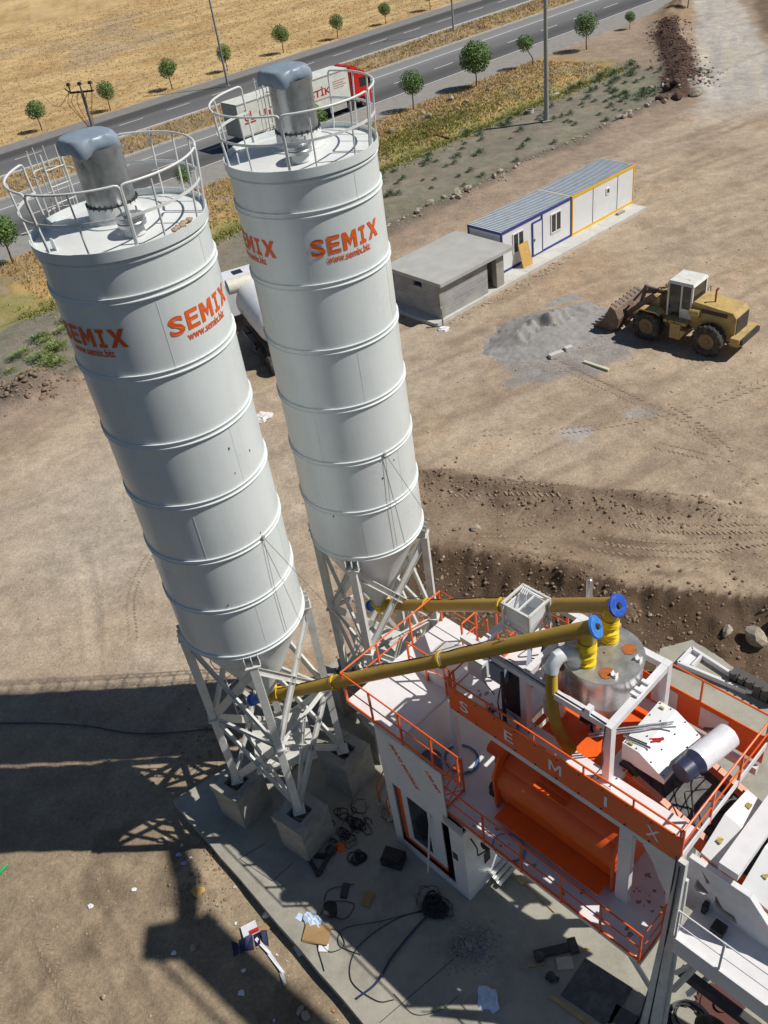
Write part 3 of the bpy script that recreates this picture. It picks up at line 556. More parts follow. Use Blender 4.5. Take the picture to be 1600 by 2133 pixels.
    cg.build('ladder_cage', STEELW, t)
    # support frame
    RL = 1.57; FZ = 1.74; JZ = 4.55; LA = [radians(a) for a in (0, 90, 180, 270)]
    def LG(k, z, r=RL): return (r * cos(LA[k % 4]), r * sin(LA[k % 4]), z)
    for k in range(4):
        g = MB(); u = (cos(LA[k]), sin(LA[k]), 0)
        g.bar(LG(k, FZ), LG(k, ZB - .3), .19, .19, u); g.bar(LG(k, FZ), LG(k, FZ + .03), .34, .34, u)
        g.bar(LG(k, JZ - .02), LG(k, JZ + .02), .3, .3, u)
        g.build('leg', STEELW, t)
        b_ = MB(); a = LA[k]; tx, ty = -sin(a), cos(a)
        for w in (-.17, 0, .17): b_.add([(RS * cos(a) + tx * w + ty * 0, RS * sin(a) + ty * w, ZB - .02), (1.66 * cos(a) + tx * w, 1.66 * sin(a) + ty * w, ZB - .06), (1.64 * cos(a) + tx * w, 1.64 * sin(a) + ty * w, ZB - .3), ((RS - .2) * cos(a) + tx * w, (RS - .2) * sin(a) + ty * w, ZB - .3),
                 (RS * cos(a) + tx * (w + .012), RS * sin(a) + ty * (w + .012), ZB - .02), (1.66 * cos(a) + tx * (w + .012), 1.66 * sin(a) + ty * (w + .012), ZB - .06), (1.64 * cos(a) + tx * (w + .012), 1.64 * sin(a) + ty * (w + .012), ZB - .3), ((RS - .2) * cos(a) + tx * (w + .012), (RS - .2) * sin(a) + ty * (w + .012), ZB - .3)],
                 [(0, 1, 2, 3), (7, 6, 5, 4), (0, 4, 5, 1), (1, 5, 6, 2), (2, 6, 7, 3)])
        b_.bar((1.36 * cos(a), 1.36 * sin(a), ZB - .32), (1.68 * cos(a), 1.68 * sin(a), ZB - .32), .38, .03, (0, 0, 1)); b_.build('leg_bracket', STEELW, t, smooth=False)
        A0, B0, A1, B1, A2, B2 = LG(k, FZ + .1), LG(k + 1, FZ + .1), LG(k, JZ), LG(k + 1, JZ), LG(k, ZB - .5), LG(k + 1, ZB - .5)
        mid = [tuple((p_ + q_) / 2 for p_, q_ in zip(x_, y_)) for x_, y_ in ((A1, B1), (A2, B2))]
        upv = ((A0[0] + B0[0]), (A0[1] + B0[1]), 0)
        for (p_, q_, w) in ((A1, B1, .12), (A1, B2, .2), (A2, B1, .16), (A0, B1, .2), (A1, B0, .16), (mid[0], LG(k + (k % 2), FZ + .1), .11)):
            MB().chan(p_, q_, w, .06, upv, .014).build('brace', STEELW, t, smooth=False)
    sp = MB().prism([(-.85, -.8), (.85, -.85), (.8, .85), (-.8, .8)], lambda x, y: (x, y, 2.9), lambda x, y: (x * .98, y * .98, 2.94))
    for x_, y_ in ((-.83, 0), (.83, 0)): sp.bar((x_, -.85, 2.84), (x_, .85, 2.84), .06, .12)
    sp.build('service_platform', mat('dusty_plate', (.58, .58, .55), .7, 0, .15, 3, dirt=(.4, .37, .33), dirtamt=.7, dscale=2.5), t, smooth=False)
    # lettering wrapped on the second sheet
    dr = radians
    def wrap(a0, z0):
        def f(px, py): a = a0 + px / (RS + .01); return ((RS + .009) * cos(a), (RS + .009) * sin(a), z0 + py)
        return f
    for a0, ua in ((15, 26), (-75, -64)):
        m = MB(); x = 0
        for ch, w in (('S', .30), ('E', .27), ('M', .33), ('I', .2), ('X', .33)):
            fx = (lambda X0: (lambda px, py: wrap(dr(a0), 16.17)(px + X0, py)))(x)
            if ch != 'S': glyph(m, ch, fx, w, .36)
            else: text_on(m, ch, .5, fx, bold=.014, width=w, height=.36)
            x += w + .055
        m.build('lettering', ORINK, t, smooth=False, fix=False)
        m = MB(); text_on(m, 'www.semix.biz', .2, wrap(dr(ua), 15.99), bold=.004, width=1.04, height=.16); m.build('lettering', ORINK, t, smooth=False, fix=False)
    return t
sa = make_silo('white cement silo nearer the camera on the left, dirt crust on its roof rim', W(0, 0), PT + radians(-31), radians(-8 + 45 - 6))
sb = make_silo('white cement silo on the right standing behind the left one', W(0, 4.32), PT + radians(-59), radians(20 + 45 - 6))
# dirt crust + tie wires + hanging wires
for s_, n_ in ((sa, 5), (sb, 4)):
    sp = MB()
    for k in range(n_): a = radians(random.uniform(-20, 60)); z = random.uniform(8.6, 14); sp.sphere(((RS + .002) * cos(a), (RS + .002) * sin(a), z), random.uniform(.012, .022), 6, 4, (1, 1, 1.6))
    sp.build('scuff_mark', DARK, s_)
cr = MB()
for k in range(46):
    a = radians(46 + (k - 23) * .42); r = RS + random.uniform(-.05, .03); s_ = random.uniform(.03, .055); cr.sphere((r * cos(a), r * sin(a), ZT + .12 + random.uniform(0, .04)), s_, 6, 4, (1, 1, .6))
o = cr.build('dirt_crust', mat('mortar_crust', (.4, .3, .2), .95, 0, .3, 20), sa)
for s_, a in ((sa, 40), (sb, 48)):
    a = radians(a); q = ((RS + .05) * cos(a), (RS + .05) * sin(a), 11.08); m = MB().sphere(q, .05, 8, 6, (1, 1, .6))
    m.tube([(q[0], q[1], 11.06), ((RS + .05) * cos(a - .04), (RS + .05) * sin(a - .04), 9.6), ((RS + .05) * cos(a - .03), (RS + .05) * sin(a - .03), 8.2)], .006, 5)
    m.tube([(q[0], q[1], 11.08), ((RS + 1.0) * cos(a + .55), (RS + 1.0) * sin(a + .55), 7.4)], .007, 5); m.build('tie_wire', mat('wire', (.25, .22, .17), .7), s_)

# plinths
def plinth(u, v, rot, label, s=.98, top=1.72):
    m = MB(); a = s / 2; z0 = ST - .02
    poly = [(-a, -a * .8), (-a * .8, -a), (a, -a), (a, a), (-a, a)]
    m.prism(poly, lambda x, y: (x, y, z0), lambda x, y: (x + random.uniform(-.01, .01), y, top - .3))
    # broken upper collar round the anchor pocket
    for x0, x1, y0, y1 in ((-a, -a * .45, -a, a), (a * .5, a, -a, a), (-a * .45, a * .5, -a, -a * .5), (-a * .45, a * .5, a * .45, a)):
        m.box(x0 + .002, x1 - .002, y0 + .002, y1 - .002, top - .3, top - random.uniform(0, .03))
    for _ in range(9):
        q = random.uniform(.04, .13); x_, y_ = random.uniform(-a * .4, a * .4), random.uniform(-a * .42, a * .38); m.box(x_ - q, x_ + q, y_ - q * .5, y_ + q * .5, top - .3, top - .3 + q * 1.2)
    w = W(u, v); o = m.build('concrete_plinth', CONC, None, (w[0], w[1], 0), PT + rot, smooth=False); tag(o, label, 'plinth', 'plinths under the silo legs')
    return o
names = ('under the front leg', 'under the right leg', 'under the rear leg', 'under the left leg')
for s_, (v0, rr, nm) in enumerate(((0, -31, 'left silo'), (4.32, -59, 'right silo'))):
    for k in range(4):
        a = radians(rr + 90 * k); plinth(1.6 * cos(a), v0 + 1.6 * sin(a), radians(8 if s_ == 0 else -14), 'rough grey concrete plinth %s of the %s' % (names[k], nm), s=1.12, top=1.74)

# ---------------------------------------------------------------- screw conveyors
def screw(v0, label, ev, cabseed):
    # local = plant frame
    t = thing('screw_conveyor', label, 'conveyor', W(0, v0, 4.6), PT, 'ochre screw conveyors')
    o_ = Vector((0, v0, 4.6)); A = Vector((.12, v0, 4.9)) - o_; B = Vector((8.02, ev, 10.02)) - o_; d = (B - A).normalized()
    MB().cyl(A - d * .35, B - d * .0, .165, n=32).build('tube', OCHRE, t)
    MB().cyl(A - d * .75, A - d * .35, .14, n=20).cyl(A - d * .82, A - d * .75, .17, n=20).build('motor', BLUE, t)
    for f in (.035, .25, .6):
        p = A + (B - A) * f; MB().cyl(p, p + d * .03, .205, n=28).cyl(p + d * .035, p + d * .065, .205, n=28).build('flange', mat('yellow_flange', (.6, .38, .02), .45), t)
    p = A + (B - A) * .55; MB().cyl(p + d * .5, p + d * .62, .18, n=28).build('clamp', GALV, t) if v0 < 1 else None
    e = MB().cyl(B, B + d * .02, .245, n=32).cyl(B + d * .02, B + d * .045, .23, n=32); e.cyl(B + d * .045, B + d * .05, .13, n=24)
    e.build('end_plate', mat('end_plate_blue' + ('_deep' if v0 > 1 else ''), (.015, .085, .48) if v0 > 1 else (.03, .19, .6), .5, dirt=(.5, .5, .5), dirtamt=.3, dscale=8), t)
    MB().cyl(B + d * .05, B + d * .1, .07, .05, n=16).build('bearing', DARK, t)
    S = B - d * .17; fold = mat('yellow_sleeve', (0, 0, 0))
    MB().cyl(S, (S.x, S.y, S.z - .36), .17, n=28).build('spout', mat('yellow_spout', (.62, .4, .01), .42, dirt=(.4, .3, .1), dirtamt=.3), t)
    L = 8.97 - 4.6; m = MB(); n = 40; zs = np.linspace(S.z - .34, L, 30)
    for i, z in enumerate(zs):
        q = i / 29.0; pin = math.exp(-((q - .42) / .09) ** 2); tw = .5 * math.exp(-((q - .42) / .2) ** 2)
        for k in range(n):
            a = 2 * pi * k / n; r = .185 * (1 - .36 * pin * abs(cos(a + .9)) ** .7) + .01 * sin(5 * a + q * 25) * (1 if .15 < q < .8 else .2) + .012 * sin(q * 60) * (.5 + .5 * sin(a * 2 + cabseed))
            r += .03 * math.exp(-((q - .55) / .06) ** 2) * max(0, cos(a + 1.2 + cabseed * .3)); off = .035 * sin(q * 5) if v0 < 1 else .01 * sin(q * 4)
            m.v.append((S.x + r * cos(a) + off, S.y + r * sin(a) - off, z))
    for i in range(29):
        for k in range(n): m.f.append((i * n + k, i * n + (k + 1) % n, (i + 1) * n + (k + 1) % n, (i + 1) * n + k))
    m.cyl((S.x, S.y, L), (S.x, S.y, L + .05), .2, n=32).build('sleeve', YEL, t)
    up = Vector((0, 0, 1)); sd_ = d.cross(up).normalized(); nn = sd_.cross(d)
    pts = []
    for i in range(60): q = i / 59 * .98 - .04; pts.append(A + (B - A) * q * (.66 if v0 > 1 else .8) + nn * (.17 + .012 * sin(q * 40 + cabseed)) + sd_ * (-.06 + .05 * sin(q * 11 + cabseed)))
    MB().tube(pts, .012, 5).build('cable', CABLE, t)
    for f in ((.30, .78) if v0 < 1 else (.64,)): p = A + (B - A) * f + nn * .165; MB().tube([p, p + nn * .05 - d * .03, p + nn * .08 + d * .03, p + nn * .03 + d * .09, p + d * .1], .015, 6).build('lifting_eye', OCHRE, t)
    return t
screw(0.0, 'lower ochre screw conveyor from the left silo with pale blue end plate', 3.22, 0)
screw(4.32, 'upper ochre screw conveyor from the right silo with deep blue end plate', 3.98, 2)
# ---------------------------------------------------------------- mobile mixing plant (local frame = plant u,v,z)
P = thing('mixing_plant', 'white and orange mobile concrete mixing plant beside the silos', 'concrete plant', W(0, 0, 0), PT)
def rail(pts, posts, h=1.05, mid=True, mt=ORANGE, r=.022, name='railing', toe=False, par=None, ends=True):
    m = MB(); top = [(x, y, z + h) for x, y, z in pts]; m.tube(top, r, 8)
    if mid: m.tube([(x, y, z + h * .52) for x, y, z in pts], r * .8, 6)
    if toe:
        for a, b in zip(pts[:-1], pts[1:]): m.bar((a[0], a[1], a[2] + .04), (b[0], b[1], b[2] + .04), .03, .08)
    for q in posts: m.bar((q[0], q[1], q[2] - .06), (q[0], q[1], q[2] + h), .045)
    return m.build(name, mt, par or P)
Z1, Z2, Z3 = 3.8, 5.6, 6.7
# decks
MB().box(5.45, 10.9, .92, 3.3, Z1 - .12, Z1).box(3.4, 5.45, .87, 3.3, Z1 - .12, Z1).build('lower_deck', WHITE, P, smooth=False)
MB().box(2.35, 4.2, .87, 4.6, Z2 - .1, Z2).box(4.2, 5.3, 2.6, 4.9, Z2 - .1, Z2).build('entry_deck', WHITE, P, smooth=False)
m = MB().box(5.15, 6.75, 1.85, 5.2, Z3 - .12, Z3).box(6.75, 11.0, 1.85, 2.62, Z3 - .12, Z3)
m.box(6.75, 8.75, 4.62, 5.2, 6.02, 6.12).box(8.75, 9.15, 2.62, 4.62, Z3 - .12, Z3)
m.build('upper_deck', WHITE, P, smooth=False)
# raised white fairing on the entry deck, its grey-looking riser
MB().prism([(2.9, Z2 + .002), (5.1, Z2 + .002), (5.1, Z2 + .75), (4.5, Z2 + .75)], lambda u, z: (u, 2.7, z), lambda u, z: (u, 3.9, z)).build('fairing', WHITE, P, smooth=False)
MB().box(4.18, 4.22, .9, 2.6, Z1 + .002, Z2 - .1).build('riser_panel', WHITE, P, smooth=False)
# beams under the decks
m = MB()
for v in (1.05, 3.15): m.box(5.5, 10.85, v - .05, v + .05, Z1 - .32, Z1 - .12)
for u in (6.6, 8.0, 9.4, 10.8): m.box(u - .05, u + .05, 1.1, 3.1, Z1 - .3, Z1 - .12)
m.build('deck_beam', WHITE, P, smooth=False)
m = MB()
m.box(5.2, 10.95, 1.87, 1.99, Z3 - .36, Z3 - .12).box(5.2, 6.75, 5.06, 5.18, Z3 - .36, Z3 - .12).box(6.75, 10.95, 5.06, 5.18, 5.8, 6.02)
m.build('deck_beam', WHITE, P, smooth=False)
for i, (u, v, z0, w) in enumerate(((5.05, 1.98, Z1, .16), (9.85, 1.85, Z1, .3), (5.2, 5.1, ST, .16), (9.9, 5.1, ST, .2), (6.3, 3.2, ST, .2), (9.6, 3.2, ST, .2), (3.5, 3.2, ST, .16), (2.6, 4.4, ST, .12))):
    top = (5.79 if i == 3 else Z3 - .12) if i < 4 else (Z1 - .12 if i < 7 else Z2 - .1); MB().box(u - w / 2, u + w / 2, v - .07, v + .07, z0, top).build('post', WHITE, P, smooth=False)
# gusseted frame at the right-hand post
MB().prism([(10.3, Z3 - .13), (11.0, Z3 - .13), (11.0, Z1 + .4), (10.85, Z1 + .4), (10.8, 5.2), (10.6, 5.6), (10.45, 6.0), (10.2, 6.35)], lambda u, z: (u, 1.84, z), lambda u, z: (u, 1.9, z)).build('gusset_plate', WHITE, P, smooth=False)
# lettered orange parapet along the front
LEN = 10.98 - 5.15
MB().box(5.15, 10.98, 1.79, 1.82, Z3 - .04, 7.42).build('front_parapet', ORANGE, P, smooth=False)
MB().box(5.15, 10.98, 1.785, 1.83, Z3 - .14, Z3 - .042).build('parapet_trim', WHITE, P, smooth=False)
for ch, u in zip('SEMIX', (5.6, 6.88, 8.1, 9.34, 10.38)):
    m = MB()
    if ch == 'I': m.add([(u - .03, 1.782, 6.88), (u + .04, 1.782, 6.88), (u + .04, 1.782, 7.22), (u - .03, 1.782, 7.22)], [(0, 1, 2, 3)])
    elif ch == 'M':
        GLY['m'] = [[(0, 0), (.17, 0), (.17, .72), (.5, .1), (.83, .72), (.83, 0), (1, 0), (1, 1), (.8, 1), (.5, .42), (.2, 1), (0, 1)]]; glyph(m, 'm', lambda px, py: (u - .15 + px, 1.782, 6.88 + py), .32, .34, 1)
    else: text_on(m, ch, .5, lambda px, py: (u - .12 + px, 1.782, 6.88 + py), bold=.006, width={'S': .25, 'E': .24, 'X': .3}[ch], height=.35)
    m.build('lettering', WHINK, P, smooth=False, fix=False)
m = MB(); m.tube([(5.15, 1.8, 7.72), (10.98, 1.8, 7.72)], .024, 8)
for u in (5.17, 6.3, 7.55, 8.8, 9.95, 10.95): m.bar((u, 1.8, 7.4), (u, 1.8, 7.72), .035)
m.tube([(5.15, 1.8, 7.44), (10.98, 1.8, 7.44)], .022, 8); m.build('railing', ORANGE, P)
# far parapet, orange with white panels
MB().box(7.0, 10.98, 5.2, 5.23, 6.1, 6.93).build('rear_parapet', ORANGE, P, smooth=False)
for u in (8.55, 9.75, 10.75)[:2]: MB().box(u - .25, u + .4, 5.185, 5.2, 6.2, 6.84).build('parapet_panel', WHITE, P, smooth=False)
m = MB(); m.tube([(6.6, 5.22, 7.65), (10.98, 5.22, 7.65)], .022, 8).tube([(7.0, 5.22, 6.95), (10.98, 5.22, 6.95)], .022, 8)
for u in (6.6, 8.0, 9.45, 10.95): m.bar((u, 5.235, 6.1), (u, 5.235, 7.65), .04)
m.build('railing', ORANGE, P)
rail([(11.0, 1.8, Z3), (11.0, 5.22, Z3)], [(11.0, v, Z3) for v in (1.82, 2.9, 4.0, 5.2)], 1.05, toe=True)
m = MB(); m.box(10.99, 11.02, 1.85, 5.2, Z3 + .02, Z3 + .2).build('toe_board', WHITE, P, smooth=False)
# rails on entry deck and lower walkway
E1 = [(2.37, .86, Z2), (6.2, .86, Z2)]
m = rail(E1, [(u, .86, Z2) for u in (2.4, 3.35, 4.35, 5.35, 6.15)], 1.08, toe=True)
rail([(2.37, .86, Z2), (2.37, 4.5, Z2), (3.6, 4.5, Z2)], [(2.37, .9, Z2), (2.37, 2.1, Z2), (2.37, 3.3, Z2), (2.37, 4.45, Z2), (3.6, 4.5, Z2)], 1.08)
rail([(4.2, 2.62, Z2), (5.15, 2.0, Z3)], [(4.2, 2.62, Z2), (4.7, 2.3, 6.1), (5.15, 2.0, Z3)], 1.05)
rail([(4.0, 4.85, Z2), (5.3, 4.85, Z2), (6.6, 5.2, Z3)], [(4.0, 4.85, Z2), (5.3, 4.85, Z2), (6.6, 5.2, Z3)], 1.05)
rail([(5.17, 1.85, Z3), (5.17, 3.3, Z3)], [(5.17, 1.87, Z3), (5.17, 3.3, Z3)], 1.05)
rail([(5.5, .92, Z1), (10.88, .92, Z1), (10.88, 1.8, Z1)], [(u, .92, Z1) for u in (5.5, 6.7, 7.8, 8.9, 9.9, 10.85)] + [(10.88, 1.75, Z1)], 1.1, toe=True)
m = MB(); q = [(5.45, .92, Z1), (5.45, 1.65, Z1)]
m.tube([(5.45, .92, Z1 + 1.3), (5.45, 1.65, Z1 + 1.3)], .022).tube([(5.45, .92, Z1 + .05), (5.45, 1.65, Z1 + .05)], .022).bar((5.45, .92, Z1), (5.45, .92, Z1 + 1.3), .04).bar((5.45, 1.65, Z1), (5.45, 1.65, Z1 + 1.3), .04)
m.tube([(5.45, .92, Z1 + .05), (5.45, 1.65, Z1 + .65), (5.45, .92, Z1 + 1.3)], .015).tube([(5.45, 1.65, Z1 + .05), (5.45, .92, Z1 + .65), (5.45, 1.65, Z1 + 1.3)], .015).build('gate_rail', ORANGE, P)
# cabin
cab = MB()
z0 = ST
cab.box(3.36, 3.62, .83, .87, z0, Z2 - .1).box(3.62, 5.6, .83, .87, 3.35, Z2 - .1).box(5.6, 6.06, .83, .87, z0, Z1 - .02).box(5.45, 6.06, .83, .87, Z1 - .4, Z1 - .02).box(3.62, 5.6, .83, .87, z0, .62)
cab.add([(5.6, .83, Z1 - .02), (5.6, .87, Z1 - .02), (5.6, .87, Z2 - .1), (5.6, .83, Z2 - .1)], [(0, 1, 2, 3)])
cab.box(3.36, 3.4, .87, 3.0, z0, Z1 - .12).box(6.02, 6.06, .87, 2.5, z0, Z1 - .33).box(3.4, 6.02, 2.46, 2.5, z0, Z1 - .13)
cab.build('cabin_wall', WHITE, P, smooth=False)
MB().box(3.4, 6.02, .87, 2.46, z0 - .0, z0 + .08).build('cabin_floor', DARK, P, smooth=False)
m = MB(); m.box(3.62, 3.78, .95, .99, .62, 3.35).box(3.78, 5.2, .95, .99, 3.2, 3.35).box(3.78, 5.2, .95, .99, .62, .78).build('window_surround', ORANGE, P, smooth=False)
wn = MB().box(3.78, 3.98, .95, .99, .78, 3.2).box(3.98, 5.2, .95, .99, 2.95, 3.2).box(3.98, 5.2, .95, .99, .78, .95).box(4.72, 4.8, .94, .98, .95, 2.95).box(4.8, 5.2, .955, .985, .95, 2.95).build('window', PANEL, P, smooth=False)
MB().box(3.98, 4.72, .965, .972, .95, 2.95).build('pane', GLASS, wn, smooth=False)
MB().bar((4.85, .55, .75), (4.85, .93, 3.0), .05, .03).build('door_leaf', STEELW, P)
m = MB().box(5.63, 5.8, .822, .83, 2.0, 2.3).build('vent_grille', DARK, P, smooth=False)
m = MB().box(6.06, 6.075, 1.5, 1.72, 1.3, 1.75).build('socket_panel', BLACK, P, smooth=False); MB().box(6.06, 6.25, 2.0, 2.2, 1.6, 3.0).build('downpipe', GALV, P, smooth=False)
m = MB().sphere((6.35, 1.35, 2.75), .16, 12, 8, (1, 1, .7)).tube([(6.06, 1.1, 3.0), (6.3, 1.05, 2.9), (6.3, 1.05, 2.55), (6.4, 1.3, 2.6)], .02).build('work_lamp', BLACK, P)
for k in range(3): MB().box(6.08 + k * .13, 6.2 + k * .13, 1.6, 3.0, .62 - k * .07, .66 - k * .07).build('cabin_step', GALV, P, smooth=False)
# wall text, tilted as on the plant
d2 = Vector((.548, -.836)); n2 = Vector((.836, .548))
for txt, (u, z), w in (('MAXI MOBILE', (3.84, 5.17), 1.42), ('130 M\u00b3', (5.03, 5.17), .66)):
    m = MB(); text_on(m, txt, .2, lambda px, py: (u + d2.x * px + n2.x * py, .826, z + d2.y * px + n2.y * py), bold=.009, shear=.2, width=w, height=.16); m.build('lettering', ORINK, P, smooth=False, fix=False)
# mixer drum on the lower deck
m = MB(); n = 18
prof = [(2.0, Z1 + .12), (1.9, Z1 + .5), (1.95, 4.95), (2.15, 5.3), (2.5, 5.5), (3.2, 5.5), (3.3, 5.2), (3.3, Z1 + .12)]
m.prism(prof, lambda v, z: (6.4, v, z), lambda v, z: (9.55, v, z)).build('mixer_body', ORANGE, P)
MB().cyl((6.35, 2.35, 4.75), (9.6, 2.35, 4.75), .52, n=40).build('mixer_drum', ORANGE, P)
MB().box(6.6, 9.5, 1.42, 1.95, Z1 + .25, Z1 + .3).build('mixer_apron', ORANGE, P, smooth=False)
for u in (6.32, 9.56): MB().prism([(1.8, Z1), (3.3, Z1), (3.3, 5.6), (2.0, 5.6), (1.75, 5.1)], lambda v, z: (u, v, z), lambda v, z: (u + .06, v, z)).build('mixer_end', ORANGE, P, smooth=False)
for k in range(3): MB().box(7.3, 8.15, 2.05 + k * .17, 2.14 + k * .17, 5.32 + k * .06, 5.36 + k * .06).build('mixer_vent', ORANGE, P, smooth=False)
MB().cyl((6.2, 2.0, 4.35), (6.32, 2.0, 4.35), .26, n=28).cyl((6.12, 2.0, 4.35), (6.2, 2.0, 4.35), .17, n=24).build('belt_pulley', BLACK, P)
MB().box(5.95, 6.3, 2.3, 3.0, 4.6, 5.35).cyl((5.7, 2.5, 5.0), (6.1, 2.5, 5.0), .2, n=20).build('mixer_motor', ORANGE, P)
# orange hoppers below the opening
MB().prism([(2.7, 6.45), (4.55, 6.45), (4.1, 5.55), (3.2, 5.55)], lambda v, z: (7.0, v, z), lambda v, z: (8.7, v, z)).build('mixer_inlet', ORANGE, P, smooth=False)
MB().bar((6.8, 4.5, 6.55), (8.7, 4.5, 6.55), .12, .06).bar((6.8, 3.95, 6.5), (8.6, 3.95, 6.5), .1, .05).bar((6.9, 2.68, 6.55), (6.9, 4.6, 6.55), .1, .06).build('inlet_frame', ORANGE, P, smooth=False)
# weighing-hopper frame
FB, FT, fw = Z3, 8.52, .17
fc = [(6.85, 2.45), (8.95, 2.45), (8.95, 4.5), (6.85, 4.5)]
for u, v in fc: MB().box(u - fw / 2, u + fw / 2, v - fw / 2, v + fw / 2, FB, FT).box(u - .2, u + .2, v - .17, v + .17, FB, FB + .02).build('frame_post', WHITE, P, smooth=False)
for k in range(4):
    (a, b), (c_, d_) = fc[k], fc[(k + 1) % 4]; e = .09
    if k % 2 == 0: x0, x1 = sorted((a, c_)); MB().box(x0 + e, x1 - e, b - .08, b + .08, FT - .17, FT - .002).build('frame_beam', WHITE, P, smooth=False)
    else: y0, y1 = sorted((b, d_)); MB().box(a - .08, a + .08, y0 + e, y1 - e, FT - .17, FT - .002).build('frame_beam', WHITE, P, smooth=False)
MB().box(5.1, 6.75, 2.38, 2.52, FT - .16, FT - .01).box(5.4, 6.75, 4.42, 4.58, FT - .16, FT - .01).box(5.5, 5.62, 2.55, 4.4, FT - .16, FT - .01).box(6.75, 6.87, 2.55, 4.4, FT - .2, FT - .05).build('frame_beam', WHITE, P, smooth=False)
MB().box(8.4, 8.52, 2.37, 2.53, FT, FT + .14).build('load_bracket', WHITE, P, smooth=False)
for v in (3.35, 3.5, 3.75): MB().box(8.83, 9.0, v - .04, v + .04, FT, FT + .06).build('load_bracket', WHITE, P, smooth=False)
for v0_, v1_ in ((2.45, 4.5),): MB().bar((5.6, 4.4, FT - .25), (6.8, 2.6, FT - .25), .09, .12).build('diagonal_beam', mat('blue_grey_steel', (.3, .33, .4), .5), P)
# weighing hopper
HC = (8.02, 3.58)
H_ = MB().lathe([(.80, 8.95), (.80, 8.1), (.74, 7.95), (.2, 6.95), (.2, 6.7)], 64, (*HC, 0)).build('weigh_hopper', ALU, P)
MB().lathe([(.02, 8.965), (.79, 8.955), (.83, 8.955), (.83, 8.925), (.80, 8.925)], 64, (*HC, 0)).build('hopper_lid', LID, P)
MB().cyl((*HC, 6.45), (*HC, 6.7), .17, n=24).cyl((*HC, 6.25), (*HC, 6.45), .22, n=24).build('discharge_sock', PANEL, P)
m = MB(); 
for k in range(5): a = k * 1.3; m.tube([(HC[0] + .22 * cos(a), HC[1] + .22 * sin(a), 6.75 - .05 * k), (HC[0] + .3 * cos(a + .5), HC[1] + .3 * sin(a + .5), 6.6), (HC[0] + .22 * cos(a + 1), HC[1] + .22 * sin(a + 1), 6.5)], .014, 6)
m.build('air_hose', BLUE, P)
MB().cyl((HC[0] - .3, HC[1] - .1, 6.72), (HC[0] + .3, HC[1] - .1, 6.72), .08).box(HC[0] - .42, HC[0] - .2, HC[1] - .2, HC[1], 6.62, 6.86).build('butterfly_valve', DARK, P)
for u, v in ((8.36, 3.98), (8.36, 3.16)):
    m = MB(); ns = 24
    m.v += [(u, v, 8.972)] + [(u + (.15 + random.uniform(-.012, .012)) * cos(2 * pi * k / ns), v + (.15 + random.uniform(-.012, .012)) * sin(2 * pi * k / ns), 8.97) for k in range(ns)]; m.f += [(0, 1 + k, 1 + (k + 1) % ns) for k in range(ns)]
    m.build('rust_patch', RUST, P, fix=False)
for u, v in ((8.52, 3.2), (8.66, 3.85)): MB().box(u - .06, u + .06, v - .05, v + .05, 8.95, 9.0).box(u - .06, u - .04, v - .05, v + .05, 9.0, 9.05).box(u + .04, u + .06, v - .05, v + .05, 9.0, 9.05).build('lid_bracket', WHITE, P, smooth=False)
# vent elbow + yellow hose
ex, ey = 7.72, 3.0
m = MB(); pts = [(ex, ey, 8.95), (ex, ey, 9.12), (ex - .02, ey - .06, 9.3), (ex - .08, ey - .22, 9.4), (ex - .14, ey - .4, 9.38), (ex - .17, ey - .52, 9.24), (ex - .17, ey - .56, 9.08)]
m.tube(pts, [.16, .16, .16, .16, .155, .15, .145], 24).build('vent_elbow', PANEL, P)
bx, by = pts[-1][0], pts[-1][1]; hp = []; hr = []
path = [(bx, by, 9.1), (bx, by, 8.6), (bx + .02, by, 8.0), (bx + .1, by + .02, 7.4), (bx + .25, by + .05, 7.0), (bx + .45, by + .1, 6.72)]
def crom(P_, n_):
    out = []; P_ = [Vector(q) for q in P_]; Q = [2 * P_[0] - P_[1]] + P_ + [2 * P_[-1] - P_[-2]]
    for i in range(1, len(Q) - 2):
        for k in range(n_):
            t_ = k / n_; a, b, c_, d_ = Q[i - 1], Q[i], Q[i + 1], Q[i + 2]
            out.append(.5 * ((2 * b) + (c_ - a) * t_ + (2 * a - 5 * b + 4 * c_ - d_) * t_ ** 2 + (3 * b - a - 3 * c_ + d_) * t_ ** 3))
    out.append(P_[-1]); return out
hp = crom(path, 34); hr = [.115 + .013 * (i % 2) for i in range(len(hp))]
MB().tube(hp, hr, 24).build('yellow_hose', HOSEY, P)
MB().cyl((7.42, 3.75, 7.6), (7.42, 3.75, 8.75), .17, n=24, caps=False).cyl((7.42, 3.75, 7.62), (7.42, 3.75, 7.7), .16, n=24).build('open_duct', ALU, P)
MB().cyl((6.75, 4.9, 6.7), (6.75, 4.9, 9.25), .075, n=16).sphere((6.75, 4.9, 9.25), .075, 16, 6).build('vent_pipe', GALV, P)
